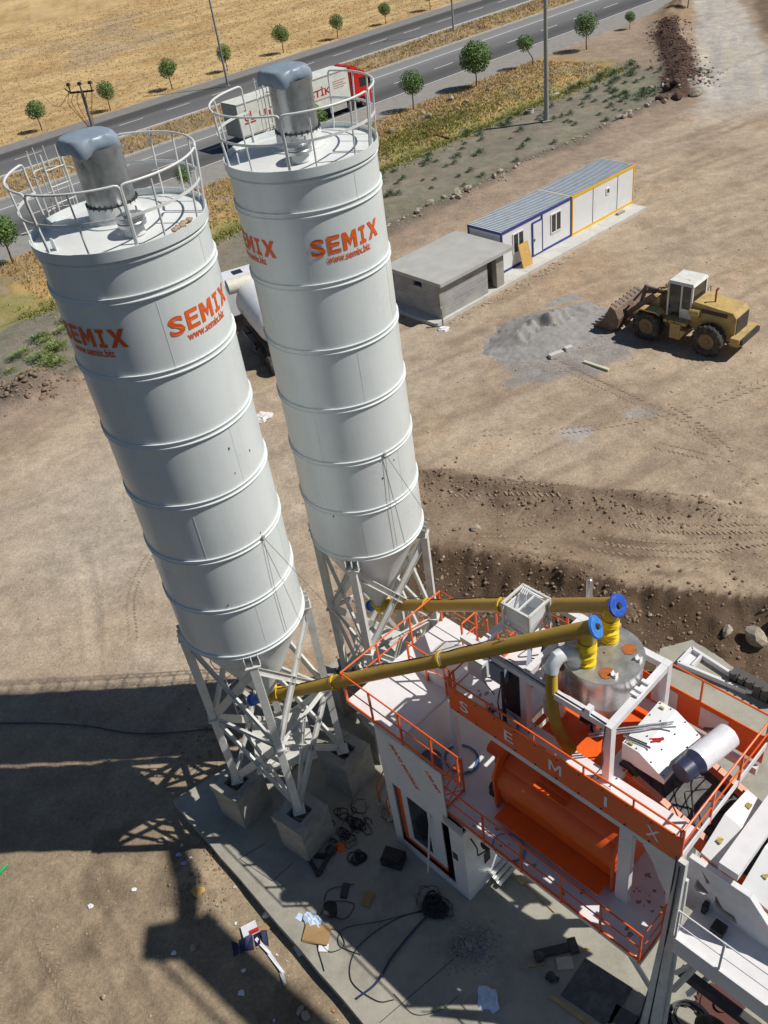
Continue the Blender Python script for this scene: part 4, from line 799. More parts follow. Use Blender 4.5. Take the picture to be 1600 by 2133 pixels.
# second aluminium hopper and boxes at the left of the frame
MB().lathe([(.5, 8.3), (.5, 7.6), (.17, 6.95), (.17, 6.72)], 40, (7.05, 3.55, 0)).build('water_hopper', ALU, P)
MB().cyl((7.05, 3.2, 6.7), (7.05, 3.2, 7.2), .25, n=28).build('air_tank', WHITE, P)
MB().box(6.15, 6.75, 2.56, 2.68, 6.72, 8.2).build('control_panel', DARK, P, smooth=False)
MB().box(5.95, 6.3, 2.35, 2.65, 7.75, 8.3).build('junction_box', mat('box_blue_grey', (.22, .29, .38), .5), P, smooth=False)
MB().box(5.35, 5.75, 2.3, 2.6, 7.55, 8.05).build('junction_box', PANEL, P, smooth=False)
MB().box(6.38, 6.44, 2.2, 2.27, 6.7, 8.4).tube([(6.3, 2.3, 7.9), (6.35, 2.1, 7.5), (6.36, 2.15, 6.8)], .015).build('cable_duct', DARK, P, smooth=False)
# small weigh box in a frame over the upper conveyor
bu, bv, bz = 6.05, 3.55, 8.55
m = MB(); s_ = .36
for a, b in ((-1, -1), (1, -1), (1, 1), (-1, 1)): m.bar((bu + a * s_, bv + b * s_, Z3 + 1.7), (bu + a * s_, bv + b * s_, bz + .75), .05)
for z in (bz + .73, bz + .1):
    m.bar((bu - s_, bv - s_, z), (bu + s_, bv - s_, z), .05).bar((bu - s_, bv + s_, z), (bu + s_, bv + s_, z), .05).bar((bu - s_, bv - s_, z), (bu - s_, bv + s_, z), .05).bar((bu + s_, bv - s_, z), (bu + s_, bv + s_, z), .05)
m.build('dosing_frame', STEELW, P, smooth=False)
q = .31; zt_, zb_ = bz + .68, bz + .05
m = MB(); o1 = [(bu - q, bv - q), (bu + q, bv - q), (bu + q, bv + q), (bu - q, bv + q)]; V_ = []
for z, k in ((zt_, 1), (bz + .3, 1), (bz - .45, .4)): V_ += [(bu + (a - bu) * k, bv + (b - bv) * k, z) for a, b in o1]
V_ += [(bu + (a - bu) * .9, bv + (b - bv) * .9, zt_) for a, b in o1] + [(bu + (a - bu) * .9, bv + (b - bv) * .9, bz + .25) for a, b in o1]
F_ = [(i, (i + 1) % 4, 4 + (i + 1) % 4, 4 + i) for i in range(4)] + [(4 + i, 4 + (i + 1) % 4, 8 + (i + 1) % 4, 8 + i) for i in range(4)] + [(i, 12 + i, 12 + (i + 1) % 4, (i + 1) % 4) for i in range(4)] + [(12 + i, 16 + i, 16 + (i + 1) % 4, 12 + (i + 1) % 4) for i in range(4)] + [(16, 17, 18, 19)]
m.add(V_, F_).bar((bu, bv - q, zt_ - .02), (bu, bv + q, zt_ - .02), .03, .05).build('dosing_box', PANEL, P, smooth=False)
m = MB()
for k in range(4): m.tube([(bu - .3 + .05 * k, bv + .28, bz + .4), (bu - .3 + .05 * k, bv + .3, bz + .75), (bu - .22 + .05 * k, bv + .1, bz + .8), (bu - .2 + .05 * k, bv + .02, bz + .5)], .018, 6)
m.build('air_hose', WHITE, P)
# conveyor head: white transfer box, belt trough, pulley drum
MB().prism([(8.95, 6.9), (9.95, 6.9), (9.95, 7.05), (9.35, 7.42), (8.95, 7.42)], lambda u, z: (u, 2.95, z), lambda u, z: (u, 4.35, z)).build('transfer_box', PANEL, P, smooth=False)
MB().cyl((9.15, 2.9, 6.7), (9.15, 2.96, 6.7), .22, n=28).build('head_pulley', BLACK, P)
slope = (6.55 - 5.65) / (9.0 - 11.6)
def TZ(u): return 6.5 + (9.0 - u) * .34
m = MB(); 
m.add([(9.0, 3.0, TZ(9.0)), (12.2, 3.0, TZ(12.2)), (12.2, 3.55, TZ(12.2) - .18), (9.0, 3.55, TZ(9.0) - .18), (9.0, 4.35, TZ(9.0)), (12.2, 4.35, TZ(12.2)), (12.2, 3.8, TZ(12.2) - .18), (9.0, 3.8, TZ(9.0) - .18)], [(0, 1, 2, 3), (3, 2, 6, 7), (7, 6, 5, 4)])
u = 9.2
while u < 11.6:
    for s__, (va, vb, vc) in ((1, (3.08, 3.4, 3.66)), (-1, (4.28, 3.95, 3.7))):
        def zz(u_, v_): k = min(abs(v_ - 3.0), abs(4.35 - v_)); return TZ(u_) - .18 * min(1, k / .55) + .012
        m.bar((u + .5, va, zz(u + .5, va)), (u, vc, zz(u, vc)), .02, .02)
    u += .3
m.build('belt', BELT, P, fix=False)
for v in (2.85, 4.45): MB().bar((9.0, v, TZ(9.0) + .02), (12.2, v, TZ(12.2) + .02), .07, .42).build('belt_side', ORANGE, P, smooth=False)
for v in (2.9, 4.4): MB().bar((9.3, v, TZ(9.3) + .26), (11.0, v, TZ(11.0) + .26), .14, .03).build('belt_rim', mat('salmon_primer', (.7, .27, .16), .5), P, smooth=False)
MB().cyl((10.28, 3.55, 7.35), (10.45, 4.5, 7.35), .27, n=36).build('drum_motor', mat('drum_white', (.76, .76, .8), .3), P)
MB().cyl((10.245, 3.35, 7.35), (10.28, 3.55, 7.35), .2, .272, n=32).cyl((10.2, 3.1, 7.35), (10.245, 3.35, 7.35), .22, .24, n=32).build('drum_end', mat('navy_cap', (.03, .035, .08), .4), P)
MB().tube([(10.3, 3.5, 7.1), (10.35, 3.3, 6.9), (10.6, 3.0, 6.6), (10.9, 2.6, 6.5)], .018).tube([(9.9, 4.6, 7.0), (10.1, 4.55, 7.2), (10.3, 4.5, 7.2)], .04).build('cable', CABLE, P)
# conveyor covers beyond the plant
def CZ(u): return 6.15 + (11.2 - u) * .30
for u0, u1, c_ in ((11.08, 11.47, PANEL), (11.95, 14.5, PANEL)):
    m = MB(); prof = [(2.52, -.35), (2.55, -.05), (3.4, .28), (4.38, .0), (4.42, -.3)]
    n_ = len(prof); m.v += [(u0, v, CZ(u0) + z) for v, z in prof] + [(u1, v, CZ(u1) + z) for v, z in prof]; m.f += [(i, i + 1, n_ + i + 1, n_ + i) for i in range(n_ - 1)] + [tuple(range(n_))[::-1], tuple(range(n_, 2 * n_))]
    m.build('belt_cover', c_, P, smooth=False)
    MB().bar((u0, 2.49, CZ(u0) - .28), (u1, 2.49, CZ(u1) - .28), .04, .34).build('cover_skirt', ORANGE, P, smooth=False)
for u, v in ((11.25, 2.95), (11.3, 4.0), (12.2, 3.0), (12.4, 3.95)):
    z = CZ(u) + (.105 if v < 3.4 else .13); MB().box(u - .05, u + .05, v - .06, v + .06, z - .01, z + .03).bar((u - .04, v - .05, z + .04), (u + .04, v + .05, z + .04), .02).build('cover_latch', mat('brass', (.6, .5, .2), .4, .6), P, smooth=False)
MB().box(11.5, 11.9, 2.42, 5.3, 6.2, 6.42).build('cross_beam', WHITE, P, smooth=False)
# side frame of the chassis, with cut-outs
def holed(name, outer, holes, v0, v1, m_):
    bm = bmesh.new(); es = []
    for loop in [outer] + holes:
        vs = [bm.verts.new((u, v0, z)) for u, z in loop]; es += [bm.edges.new((vs[i], vs[(i + 1) % len(vs)])) for i in range(len(vs))]
    bmesh.ops.triangle_fill(bm, use_beauty=True, use_dissolve=False, edges=es)
    r = bmesh.ops.extrude_face_region(bm, geom=bm.faces[:]); bmesh.ops.translate(bm, verts=[g for g in r['geom'] if isinstance(g, bmesh.types.BMVert)], vec=(0, v1 - v0, 0)); bmesh.ops.recalc_face_normals(bm, faces=bm.faces)
    me = bpy.data.meshes.new(name); bm.to_mesh(me); bm.free(); me.materials.append(m_); o = bpy.data.objects.new(name, me); COL.objects.link(o); o.parent = P; return o
holed('side_frame', [(10.95, 6.02), (12.2, 6.02), (13.1, 4.95), (14.5, 4.8), (14.5, 4.2), (10.95, 4.2)], [[(11.16, 5.45), (11.13, 5.1), (11.2, 5.02), (11.4, 5.08), (11.44, 5.24)], [(11.58, 5.33), (11.58, 5.0), (11.66, 4.9), (11.88, 4.82), (12.1, 4.83), (12.02, 5.04), (11.78, 5.02)], [(11.22, 5.85), (11.36, 5.5), (11.44, 5.6)]], 2.38, 2.44, mat('side_frame_paint', (.62, .63, .66), .45, dirt=(.45, .42, .4), dirtamt=.3))
MB().box(11.0, 14.5, 2.75, 2.8, 4.0, 5.4).build('inner_plate', mat('inner_plate_paint', (.4, .41, .45), .5), P, smooth=False)
MB().bar((10.95, 2.41, 6.05), (12.2, 2.41, 6.05), .12, .04).bar((12.2, 2.41, 6.05), (13.1, 2.41, 4.98), .12, .04).bar((13.1, 2.41, 4.98), (14.5, 2.41, 4.83), .12, .04).build('frame_cap', WHITE, P, smooth=False)
MB().box(11.3, 14.5, 1.42, 2.38, 4.62, 4.7).box(11.3, 14.5, 1.38, 1.42, 4.15, 4.74).build('service_walkway', WHITE, P, smooth=False)
rail([(11.32, 1.42, 4.7), (14.4, 1.42, 4.7)], [(11.32, 1.42, 4.7), (12.25, 1.42, 4.7), (13.3, 1.42, 4.7)], 1.06, mt=WHITE, r=.018)
MB().box(11.75, 12.0, 1.95, 2.2, 4.71, 4.9).build('battery_box', BLACK, P, smooth=False); MB().box(11.42, 11.52, 2.2, 2.34, 4.71, 5.0).build('switch_box', BLACK, P, smooth=False)
# tapered stabiliser leg and braces
m = MB(); m.hexa([(10.98, 1.05, .36), (11.4, 1.05, .36), (11.4, 1.35, .36), (10.98, 1.35, .36), (11.02, 1.68, 6.9), (11.18, 1.68, 6.9), (11.18, 1.8, 6.9), (11.02, 1.8, 6.9)]).bar((11.46, 1.3, .36), (11.2, 1.78, 6.3), .07); m.build('stabiliser_leg', STEELW, P, smooth=False)
MB().box(10.85, 11.6, .9, 1.5, ST, ST + .03).build('foot_plate', DARK, P, smooth=False)
MB().tube([(11.1, 1.62, 6.9), (11.13, 1.42, 4.0), (11.17, 1.14, 1.2), (11.2, 1.0, .4)], .022).tube([(11.0, 1.66, 7.1), (11.02, 1.55, 5.0), (11.0, 1.25, 2.2), (10.95, 1.0, .4)], .018).build('cable', CABLE, P)
MB().bar((10.4, 1.1, 3.6), (11.1, 1.6, 1.1), .09).bar((11.3, 1.8, 1.6), (11.9, 2.6, 3.8), .1).bar((11.25, 1.9, 2.2), (12.4, 3.2, 3.9), .08).build('leg_brace', STEELW, P, smooth=False)
MB().bar((11.5, 2.2, 1.0), (12.0, 2.9, 2.4), .1, .1).build('brace_ram', WHITE, P)
# axle with wheels under the conveyor
for u, v in ((12.4, 1.9), (13.5, 1.9)):
    t_ = MB().tube([(u + .36 * cos(2 * pi * k / 28), v, .9 + .36 * sin(2 * pi * k / 28)) for k in range(28)], .17, 12, closed=True).build('wheel', TYRE, P); MB().cyl((u, v - .1, .9), (u, v + .1, .9), .26, n=24).build('rim', DARK, t_)
MB().bar((11.2, 2.3, 1.6), (14.4, 2.3, 1.6), .18, .3).bar((11.2, 4.2, 1.6), (14.4, 4.2, 1.6), .18, .3).build('chassis_beam', DARK, P, smooth=False)
# orange stairs and bracing at the left end
def stair(p0, p1, w, n_, lab=None, name='stair'):
    m = MB(); p0 = Vector(p0); p1 = Vector(p1); d = p1 - p0; s__ = Vector((-d.y, d.x, 0)).normalized() * (w / 2)
    for k in (-1, 1): m.bar(p0 + s__ * k, p1 + s__ * k, .04, .18)
    m.build('stair_stringer', STEELW, P, smooth=False); m = MB()
    for i in range(1, n_): q = p0 + d * (i / n_); m.bar(q - s__, q + s__, .22, .03)
    m.build('stair_tread', STEELW, P, smooth=False)
    for k in (-1, 1):
        a, b = p0 + s__ * k, p1 + s__ * k; m = MB(); m.tube([a + Vector((0, 0, .95)), b + Vector((0, 0, .95))], .02).tube([a + Vector((0, 0, .5)), b + Vector((0, 0, .5))], .015)
        for f in (0, .33, .66, 1): q = a + (b - a) * f; m.bar(q, q + Vector((0, 0, .95)), .035)
        m.build('stair_rail', ORANGE, P)
stair((2.5, -.4 + 1.6, ST), (3.1, 1.2 + 1.9, 3.7), .6, 11)
stair((1.7, 4.9, 2.6), (3.3, 4.95, 4.6), .6, 8)
stair((1.0, 5.0, 2.6), (.4, 6.4, ST), .6, 8)
MB().box(.9, 1.8, 4.6, 5.4, 2.5, 2.58).build('landing', STEELW, P, smooth=False)
rail([(1.8, 4.62, 2.58), (.95, 4.62, 2.58), (.95, 5.4, 2.58)], [(1.8, 4.62, 2.58), (.95, 4.62, 2.58), (.95, 5.4, 2.58)], 1.0)

rail([(3.6, 4.5, Z2), (3.6, 3.95, Z2)], [(3.6, 3.95, Z2)], 1.05)
rail([(5.17, 3.3, Z3), (5.17, 5.15, Z3), (6.7, 5.15, Z3)], [(5.17, 4.2, Z3), (5.17, 5.15, Z3), (6.0, 5.15, Z3)], 1.05, toe=True)
rail([(2.9, 2.66, Z2), (4.2, 2.66, Z2)], [(2.9, 2.66, Z2), (3.5, 2.66, Z2)], 1.02)

bl = MB()
for u in np.arange(5.4, 10.9, .55): bl.cyl((u, 1.76, 6.72), (u, 1.79, 6.72), .018, n=8).cyl((u, 1.77, 7.36), (u, 1.79, 7.36), .014, n=8)
for u in np.arange(6.6, 9.5, .4):
    for v, z in ((2.35, 5.27), (2.0, 5.02)): bl.cyl((u, v, z), (u, v, z + .03), .018, n=8)
for u, v in fc:
    for a, b in ((-.15, -.12), (.15, -.12), (.15, .12), (-.15, .12)): bl.cyl((u + a, v + b, Z3 + .02), (u + a, v + b, Z3 + .05), .015, n=8)
for u in (9.0, 9.25, 9.6, 9.9):
    for v in (3.0, 3.4, 3.9, 4.3): bl.cyl((u, v, 7.42 if u < 9.3 else 7.42 - (u - 9.35) * .6), (u, v, 7.45 if u < 9.3 else 7.45 - (u - 9.35) * .6), .014, n=6)
bl.build('bolt', DARK, P)
random.seed(12)
for k in range(9):
    u0 = random.uniform(5.4, 6.5); v0 = random.uniform(2.0, 4.6); m = MB(); m.tube(crom([(u0, v0, Z3 + .02), (u0 + random.uniform(-.5, .5), v0 + random.uniform(-.5, .5), Z3 + .02), (u0 + random.uniform(-.8, .8), min(5, v0 + random.uniform(-.6, .6)), Z3 + .02)], 8), .011, 5); m.build('loose_cable', CABLE, P)
m = MB(); m.tube(crom([(6.2, 2.6, 8.3), (6.4, 2.45, 8.55), (7.2, 2.42, 8.54), (8.4, 2.42, 8.53), (8.9, 2.4, 8.54)], 8), .013, 5).tube(crom([(8.9, 2.36, 8.5), (8.86, 2.34, 7.8), (8.87, 2.35, 7.2), (8.7, 2.2, 6.75)], 8), .012, 5).tube(crom([(5.5, 2.4, 8.4), (5.9, 2.35, 8.45), (6.1, 2.5, 8.2), (6.15, 2.4, 7.9)], 8), .02, 5); m.build('wiring', CABLE, P)
ST_ = mat('grime', (.3, .27, .24), .9, 0, .3, 12)
for k in range(46):
    if k < 24: u, v, z = random.uniform(9.95, 10.8), random.uniform(1.95, 3.1), Z1
    elif k < 36: u, v, z = random.uniform(5.6, 10.5), random.uniform(1.0, 1.4), Z1
    else: u, v, z = random.uniform(5.3, 6.5), random.uniform(2, 4.5), Z3
    m = MB(); r = random.uniform(.02, .07); m.v = [(u + r * random.uniform(.4, 1.4) * cos(q), v + r * random.uniform(.4, 1.4) * sin(q), z + .004) for q in np.arange(0, 6.2, .7)]; m.f = [tuple(range(len(m.v)))]; m.build('grime_spot', ST_, P, fix=False)
MB().cyl((6.5, 2.1, Z3), (6.5, 2.1, Z3 + .16), .1, .08, n=16).build('cap', DARK, P)
# ---------------------------------------------------------------- concrete hut and site cabins
H = thing('concrete_hut', 'unfinished grey block hut with flat concrete slab roof and open doorway', 'hut', CW(-10.3, .8), CT)
def hx(x): return x + 10.3
def hy(y): return y - .8
m = MB(); BL = bpy.data.materials.new('block_wall'); BL.use_nodes = True; N = BL.node_tree.nodes; L = BL.node_tree.links; p = N['Principled BSDF']; p.inputs['Roughness'].default_value = .9
tc = N.new('ShaderNodeTexCoord'); mp = N.new('ShaderNodeMapping'); L.new(tc.outputs['Object'], mp.inputs[0]); mp.inputs['Rotation'].default_value = (radians(90), 0, 0)
sx = N.new('ShaderNodeSeparateXYZ'); L.new(tc.outputs['Object'], sx.inputs[0]); cb = N.new('ShaderNodeCombineXYZ'); ad = N.new('ShaderNodeMath'); ad.operation = 'ADD'; L.new(sx.outputs[0], ad.inputs[0]); L.new(sx.outputs[1], ad.inputs[1]); L.new(ad.outputs[0], cb.inputs[0]); L.new(sx.outputs[2], cb.inputs[1])
br = N.new('ShaderNodeTexBrick'); br.inputs['Scale'].default_value = 1; br.inputs['Brick Width'].default_value = .42; br.inputs['Row Height'].default_value = .21; br.inputs['Mortar Size'].default_value = .012
br.inputs['Color1'].default_value = (.36, .36, .36, 1); br.inputs['Color2'].default_value = (.30, .3, .3, 1); br.inputs['Mortar'].default_value = (.42, .41, .38, 1); L.new(cb.outputs[0], br.inputs['Vector'])
nz = N.new('ShaderNodeTexNoise'); nz.inputs['Scale'].default_value = 4; nz.inputs['Detail'].default_value = 8; mr = N.new('ShaderNodeMapRange'); mr.inputs[1].default_value = .3; mr.inputs[2].default_value = .7; mr.inputs[3].default_value = .82; mr.inputs[4].default_value = 1.15; L.new(nz.outputs[0], mr.inputs[0])
mx = N.new('ShaderNodeMix'); mx.data_type = 'RGBA'; mx.blend_type = 'MULTIPLY'; mx.inputs[0].default_value = 1; L.new(br.outputs[0], mx.inputs[6]); L.new(mr.outputs[0], mx.inputs[7]); L.new(mx.outputs[2], p.inputs['Base Color'])
x0, x1, y0, y1, zt = hx(-13.0), hx(-7.65), hy(-1.2), hy(3.0), 2.2; Z0 = .1
m.box(x0 + .35, hx(-9.05), y0 + .03, y0 + .2, Z0, zt)
m.box(x0 + .03, x0 + .2, y0 + .35, hy(.2), Z0, zt).box(x0 + .03, x0 + .2, hy(.9), y1, Z0, zt).box(x0 + .03, x0 + .2, hy(.2), hy(.9), Z0, 1.75).box(x0 + .03, x0 + .2, hy(.2), hy(.9), 2.05, zt)
m.box(x0 + .2, x1, y1 - .2, y1, Z0, zt).box(x1 - .2, x1, y0 + .35, y1 - .2, Z0, zt)
m.build('wall', BL, H, smooth=False)
for a, b in ((x0, y0), (hx(-8.3), y0)): MB().box(a, a + (.34 if a == x0 else .62), b, b + .35, Z0 - .3, zt).build('column', CONC, H, smooth=False)
MB().box(x0 - .12, hx(-7.05), y0 - .28, y1 + .15, zt, zt + .2).build('roof', ROOFC, H, smooth=False)
def cabin(label, x0, x1, fm, loc_lab):
    c0 = (x0 + x1) / 2; T = thing('site_cabin', label, 'site cabin', CW(c0, 1.25, .2), CT, 'site cabins on the pale slab'); a, b = x0 - c0, x1 - c0; y0, y1 = -1.4, 1.35; h = 2.52
    MB().box(a + .05, b - .05, y0 + .03, y1 - .03, .06, h - .1).build('wall', PANEL, T, smooth=False)
    fr = MB(); e = .1
    for z in (0, h - .14): fr.box(a, b, y0, y0 + e, z, z + .14).box(a, b, y1 - e, y1, z, z + .14).box(a, a + e, y0 + e, y1 - e, z, z + .14).box(b - e, b, y0 + e, y1 - e, z, z + .14)
    for u in (a, b - e):
        for v in (y0, y1 - e): fr.box(u, u + e, v, v + e, .14, h - .14)
    fr.build('frame', fm, T, smooth=False)
    r = MB(); n = int((b - a) / .2); w = (b - a - .1) / n; zr = h + .01
    for k in range(n):
        q = a + .05 + k * w
        P_ = [(q, zr), (q + w * .55, zr), (q + w * .62, zr + .045), (q + w * .93, zr + .045), (q + w, zr)]
        for s_, t_ in zip(P_[:-1], P_[1:]): r.add([(s_[0], y0 + .06, s_[1]), (t_[0], y0 + .06, t_[1]), (t_[0], y1 - .02, t_[1]), (s_[0], y1 - .02, s_[1])], [(0, 1, 2, 3)])
    r.build('roof', mat('roof_sheet', (.56, .61, .65), .45, 0.0, .1, 2, dirt=(.5, .47, .4), dirtamt=.3), T, smooth=False, fix=False)
    return T, a, b, y0, h
T, a, b, y0, h = cabin('white site cabin with blue frame, a door and two windows', -6.62, -.03, CBLUE, '')
def win(T, x, z, w, h_, pw=2):
    f = MB(); y = y0 + .03
    f.box(x, x + w, y - .05, y, z, z + .07).box(x, x + w, y - .05, y, z + h_ - .07, z + h_).box(x, x + .07, y - .05, y, z + .07, z + h_ - .07).box(x + w - .07, x + w, y - .05, y, z + .07, z + h_ - .07)
    if pw > 1: f.box(x + w / 2 - .04, x + w / 2 + .04, y - .05, y, z + .07, z + h_ - .07)
    F = f.build('window', PANEL, T, smooth=False); MB().box(x + .07, x + w - .07, y - .015, y - .004, z + .07, z + h_ - .07).build('pane', GLASS, F, smooth=False)
win(T, a + 1.0, .85, 1.0, 1.25); win(T, a + 4.55, .85, 1.0, 1.25)
D = MB().box(a + 2.85, a + 3.65, y0 - .03, y0 + .03, .14, 2.1).build('door', PANEL, T, smooth=False)
MB().box(a + 2.76, a + 2.85, y0 - .04, y0 + .02, .14, 2.2).box(a + 3.65, a + 3.74, y0 - .04, y0 + .02, .14, h - .14).box(a + 2.85, a + 3.65, y0 - .04, y0 + .02, 2.1, 2.2).build('door_frame', CBLUE, T, smooth=False)
MB().box(a + 2.92, a + 2.96, y0 - .08, y0 - .03, 1.0, 1.15).build('door_handle', DARK, T, smooth=False)
T2, a, b, y0, h = cabin('white site cabin with yellow frame and one small vent window', .03, 6.6, CYEL, '')
for x in (a + 2.15, a + 4.75): MB().box(x - .02, x + .02, y0 + .015, y0 + .03, .14, h - .14).build('panel_joint', DARK, T2, smooth=False)
win(T2, a + 3.5, 1.5, .38, .42, 1)
def single(name, mb, m_, label, cat, loc, rotz=0, group=None, **k): return tag(mb.build(name, m_, None, loc, rotz, **k), label, cat, group)
single('plywood_board', MB().hexa([(-.45, 0, 0), (.45, 0, 0), (.45, .03, 0), (-.45, .03, 0), (-.4, .42, 1.35), (.42, .4, 1.4), (.42, .43, 1.4), (-.4, .45, 1.35)]), PLY, 'orange plywood board leaning on the blue framed cabin', 'board', CW(-4.95, -.75, .2), CT, smooth=False)
single('wooden_pallet', MB().box(-.6, .6, -.4, .4, .1, .13).box(-.6, .6, -.4, -.32, 0, .1).box(-.6, .6, .32, .4, 0, .1), mat('grey_board', (.3, .29, .28), .8), 'grey board on blocks past the far end of the yellow framed cabin', 'pallet', CW(7.2, .9, .05), CT, smooth=False)
single('concrete_block', MB().box(-.35, .35, -.12, .12, 0, .12), CONC, 'small block lying on the pale slab under the yellow framed cabin', 'block', CW(4.6, -.55, .2), CT, smooth=False)
single('standpipe', MB().cyl((0, 0, 0), (0, 0, 1.1), .05).bar((-.08, 0, 1.1), (.08, 0, 1.1), .1), POLEM, 'short white pipe standing at the corner of the concrete hut', 'pipe', CW(-13.3, -1.6, 0), CT)
def crumple(r, n=9, k=.35, flat=.5):
    m = MB().sphere((0, 0, 0), r, n, 6, (1, .8, flat)); m.v = [(x * (1 + random.uniform(-k, k)), y * (1 + random.uniform(-k, k)), abs(z) * (1 + random.uniform(-k, k))) for x, y, z in m.v]; return m
single('cement_bag', crumple(.35), PAPER, 'white crumpled sack beside the pipe at the hut corner', 'sack', CW(-13.6, -1.9, 0), 0, smooth=False)

# ---------------------------------------------------------------- gravel heap
m = MB(); n = 90
for j in range(n + 1):
    for i in range(n + 1):
        x, y = (i / n - .5) * 8.4, (j / n - .5) * 5.4; rr = math.hypot(x / 4.0, y / 2.6) * (1 + .5 * (float(fbm(np.array(x + 30), np.array(y + 30), 1.6, 3, 12)) - .5))
        h_ = max(0, 1 - rr) ** 1.1; e_ = y - .35 + .22 * sin(x * 2.3) + .12 * sin(x * 5.1); cut = 1 / (1 + math.exp(-e_ * 14)); z = 1.15 * h_ * (.42 + .58 * cut) + .12 * h_ * sin(x * 9 + y * 2) * (abs(e_) < .35)
        m.v.append((x, y, z * (1 + .18 * (vnoise(np.array(x * 3.0 + 9), np.array(y * 3.0 + 9), 1.0, 5) - .5)) + .05 * float(vnoise(np.array(x * 9 + 50), np.array(y * 9 + 50), 1.0, 3)) * (h_ > .05) - .06))
for j in range(n):
    for i in range(n): a = j * (n + 1) + i; m.f.append((a, a + 1, a + n + 2, a + n + 1))
GRV = mat('grey_sand', (.29, .278, .268), .95, 0, .2, 2, .5, 22, dirt=(.17, .165, .16), dirtamt=.6, dscale=1.5)
single('sand_heap', m, GRV, 'grey sand heap with a dug face in front of the concrete hut', 'heap', (10.3, 42.3, float(height(10.3, 42.3)) + .02), radians(30))

# ---------------------------------------------------------------- wheel loader (x forward, y left)
LT = radians(131.3); T = thing('wheel_loader', 'dusty yellow wheel loader with white cab and raised toothed bucket', 'wheel loader', (16.72, 39.6, 0), LT)
def wheel(par, x, y, z, r, w, n=30, name='wheel', lug=True):
    m = MB(); s_ = w / 2; hr = r * .52
    m.lathe([(hr, -s_ * .8), (r * .78, -s_), (r * .94, -s_ * .92), (r, -s_ * .7), (r, s_ * .7), (r * .94, s_ * .92), (r * .78, s_), (hr, s_ * .8)], n)
    if lug:
        for k in range(20):
            for sg in (-1, 1):
                a = 2 * pi * (k + (.5 if sg > 0 else 0)) / 20; m.bar((r * .99 * cos(a), r * .99 * sin(a), 0), (r * .97 * cos(a + .16), r * .97 * sin(a + .16), sg * s_ * .95), .07, .09, (cos(a), sin(a), 0))
    m.xf(Matrix.Translation((x, y, z)) @ Matrix.Rotation(pi / 2, 4, 'X')); o = m.build(name, TYRE, par)
    MB().cyl((x, y - s_ * .75, z), (x, y + s_ * .75, z), hr, n=24).cyl((x, y - s_ * .9, z), (x, y + s_ * .9, z), hr * .4, n=16).build('rim', RIMD if lug else DARK, o)
for x in (-1.62, 1.66):
    for y in (-1.02, 1.02): wheel(T, x, y, .78, .78, .58)
MB().prism([(-2.75, .75), (-2.75, 2.0), (-2.55, 2.25), (-.55, 2.42), (-.35, 2.2), (-.35, 1.2), (-.7, .9)], lambda x, z: (x, -.68, z), lambda x, z: (x, .68, z)).build('engine_cover', LOADY, T, smooth=False)
MB().box(-2.78, -2.74, -.6, .6, 1.05, 2.0).build('radiator_grille', DARK, T, smooth=False)
MB().box(-2.3, -1.0, .68, .7, 1.95, 2.15).build('side_vent', DARK, T, smooth=False)
MB().box(-3.15, -2.7, -1.0, 1.0, .75, 1.15).build('counterweight', LOADY, T, smooth=False)
MB().box(-3.3, -3.15, -.9, .9, .85, 1.1).build('rear_bumper', DARK, T, smooth=False)
MB().tube([(-1.35, .1, 2.35), (-1.35, .1, 2.95), (-1.45, .1, 3.1)], .05).build('exhaust', RUST, T)
MB().box(-.45, .75, -1.15, 1.15, 1.25, 1.4).prism([(-.5, 1.0), (.3, 1.0), (.3, .5), (-.2, .5)], lambda x, z: (x, -1.2, z), lambda x, z: (x, 1.2, z)).box(-.2, .35, .95, 1.22, .5, 1.3).build('platform', LOADY, T, smooth=False)
cx0, cx1, cy0, cy1, cz0, cz1 = -.42, .82, -.68, .68, 1.42, 3.12
MB().hexa([(cx0 - .08, cy0 - .06, cz1), (cx1 + .06, cy0 - .06, cz1), (cx1 + .06, cy1 + .06, cz1), (cx0 - .08, cy1 + .06, cz1), (cx0, cy0, cz1 + .14), (cx1, cy0, cz1 + .14), (cx1, cy1, cz1 + .14), (cx0, cy1, cz1 + .14)]).box(-.1, .12, -.02, .3, cz1 + .14, cz1 + .16).build('cab_roof', mat('cab_white', (.72, .72, .68), .5, dirt=(.45, .38, .3), dirtamt=.5), T, smooth=False)
m = MB()
for x in (cx0, cx1):
    for y in (cy0, cy1): m.bar((x, y, cz0), (x, y, cz1), .09)
m.bar((.12, cy1, cz0), (.12, cy1, cz1), .08).bar((.12, cy0, cz0), (.12, cy0, cz1), .08)
m.box(cx0, .12, cy1 - .03, cy1 + .03, cz0, cz0 + .5).box(cx0, .12, cy0 - .03, cy0 + .03, cz0, cz0 + .5).box(cx0 - .03, cx0 + .03, cy0, cy1, cz0, cz0 + .6).box(cx1 - .03, cx1 + .03, cy0, cy1, cz0, cz0 + .25)
m.build('cab_frame', MATS['cab_white'], T, smooth=False)
MB().box(cx0 + .05, .08, cy1 - .01, cy1 + .005, cz0 + .52, cz1 - .06).box(.16, cx1 - .05, cy1 - .01, cy1 + .005, cz0 + .1, cz1 - .06).box(cx0 - .01, cx0 + .005, cy0 + .05, cy1 - .05, cz0 + .62, cz1 - .06).box(cx1 - .005, cx1 + .01, cy0 + .05, cy1 - .05, cz0 + .28, cz1 - .06).box(cx0 + .05, cx1 - .05, cy0 - .005, cy0 + .01, cz0 + .52, cz1 - .06).build('cab_glass', GLASS, T, smooth=False)
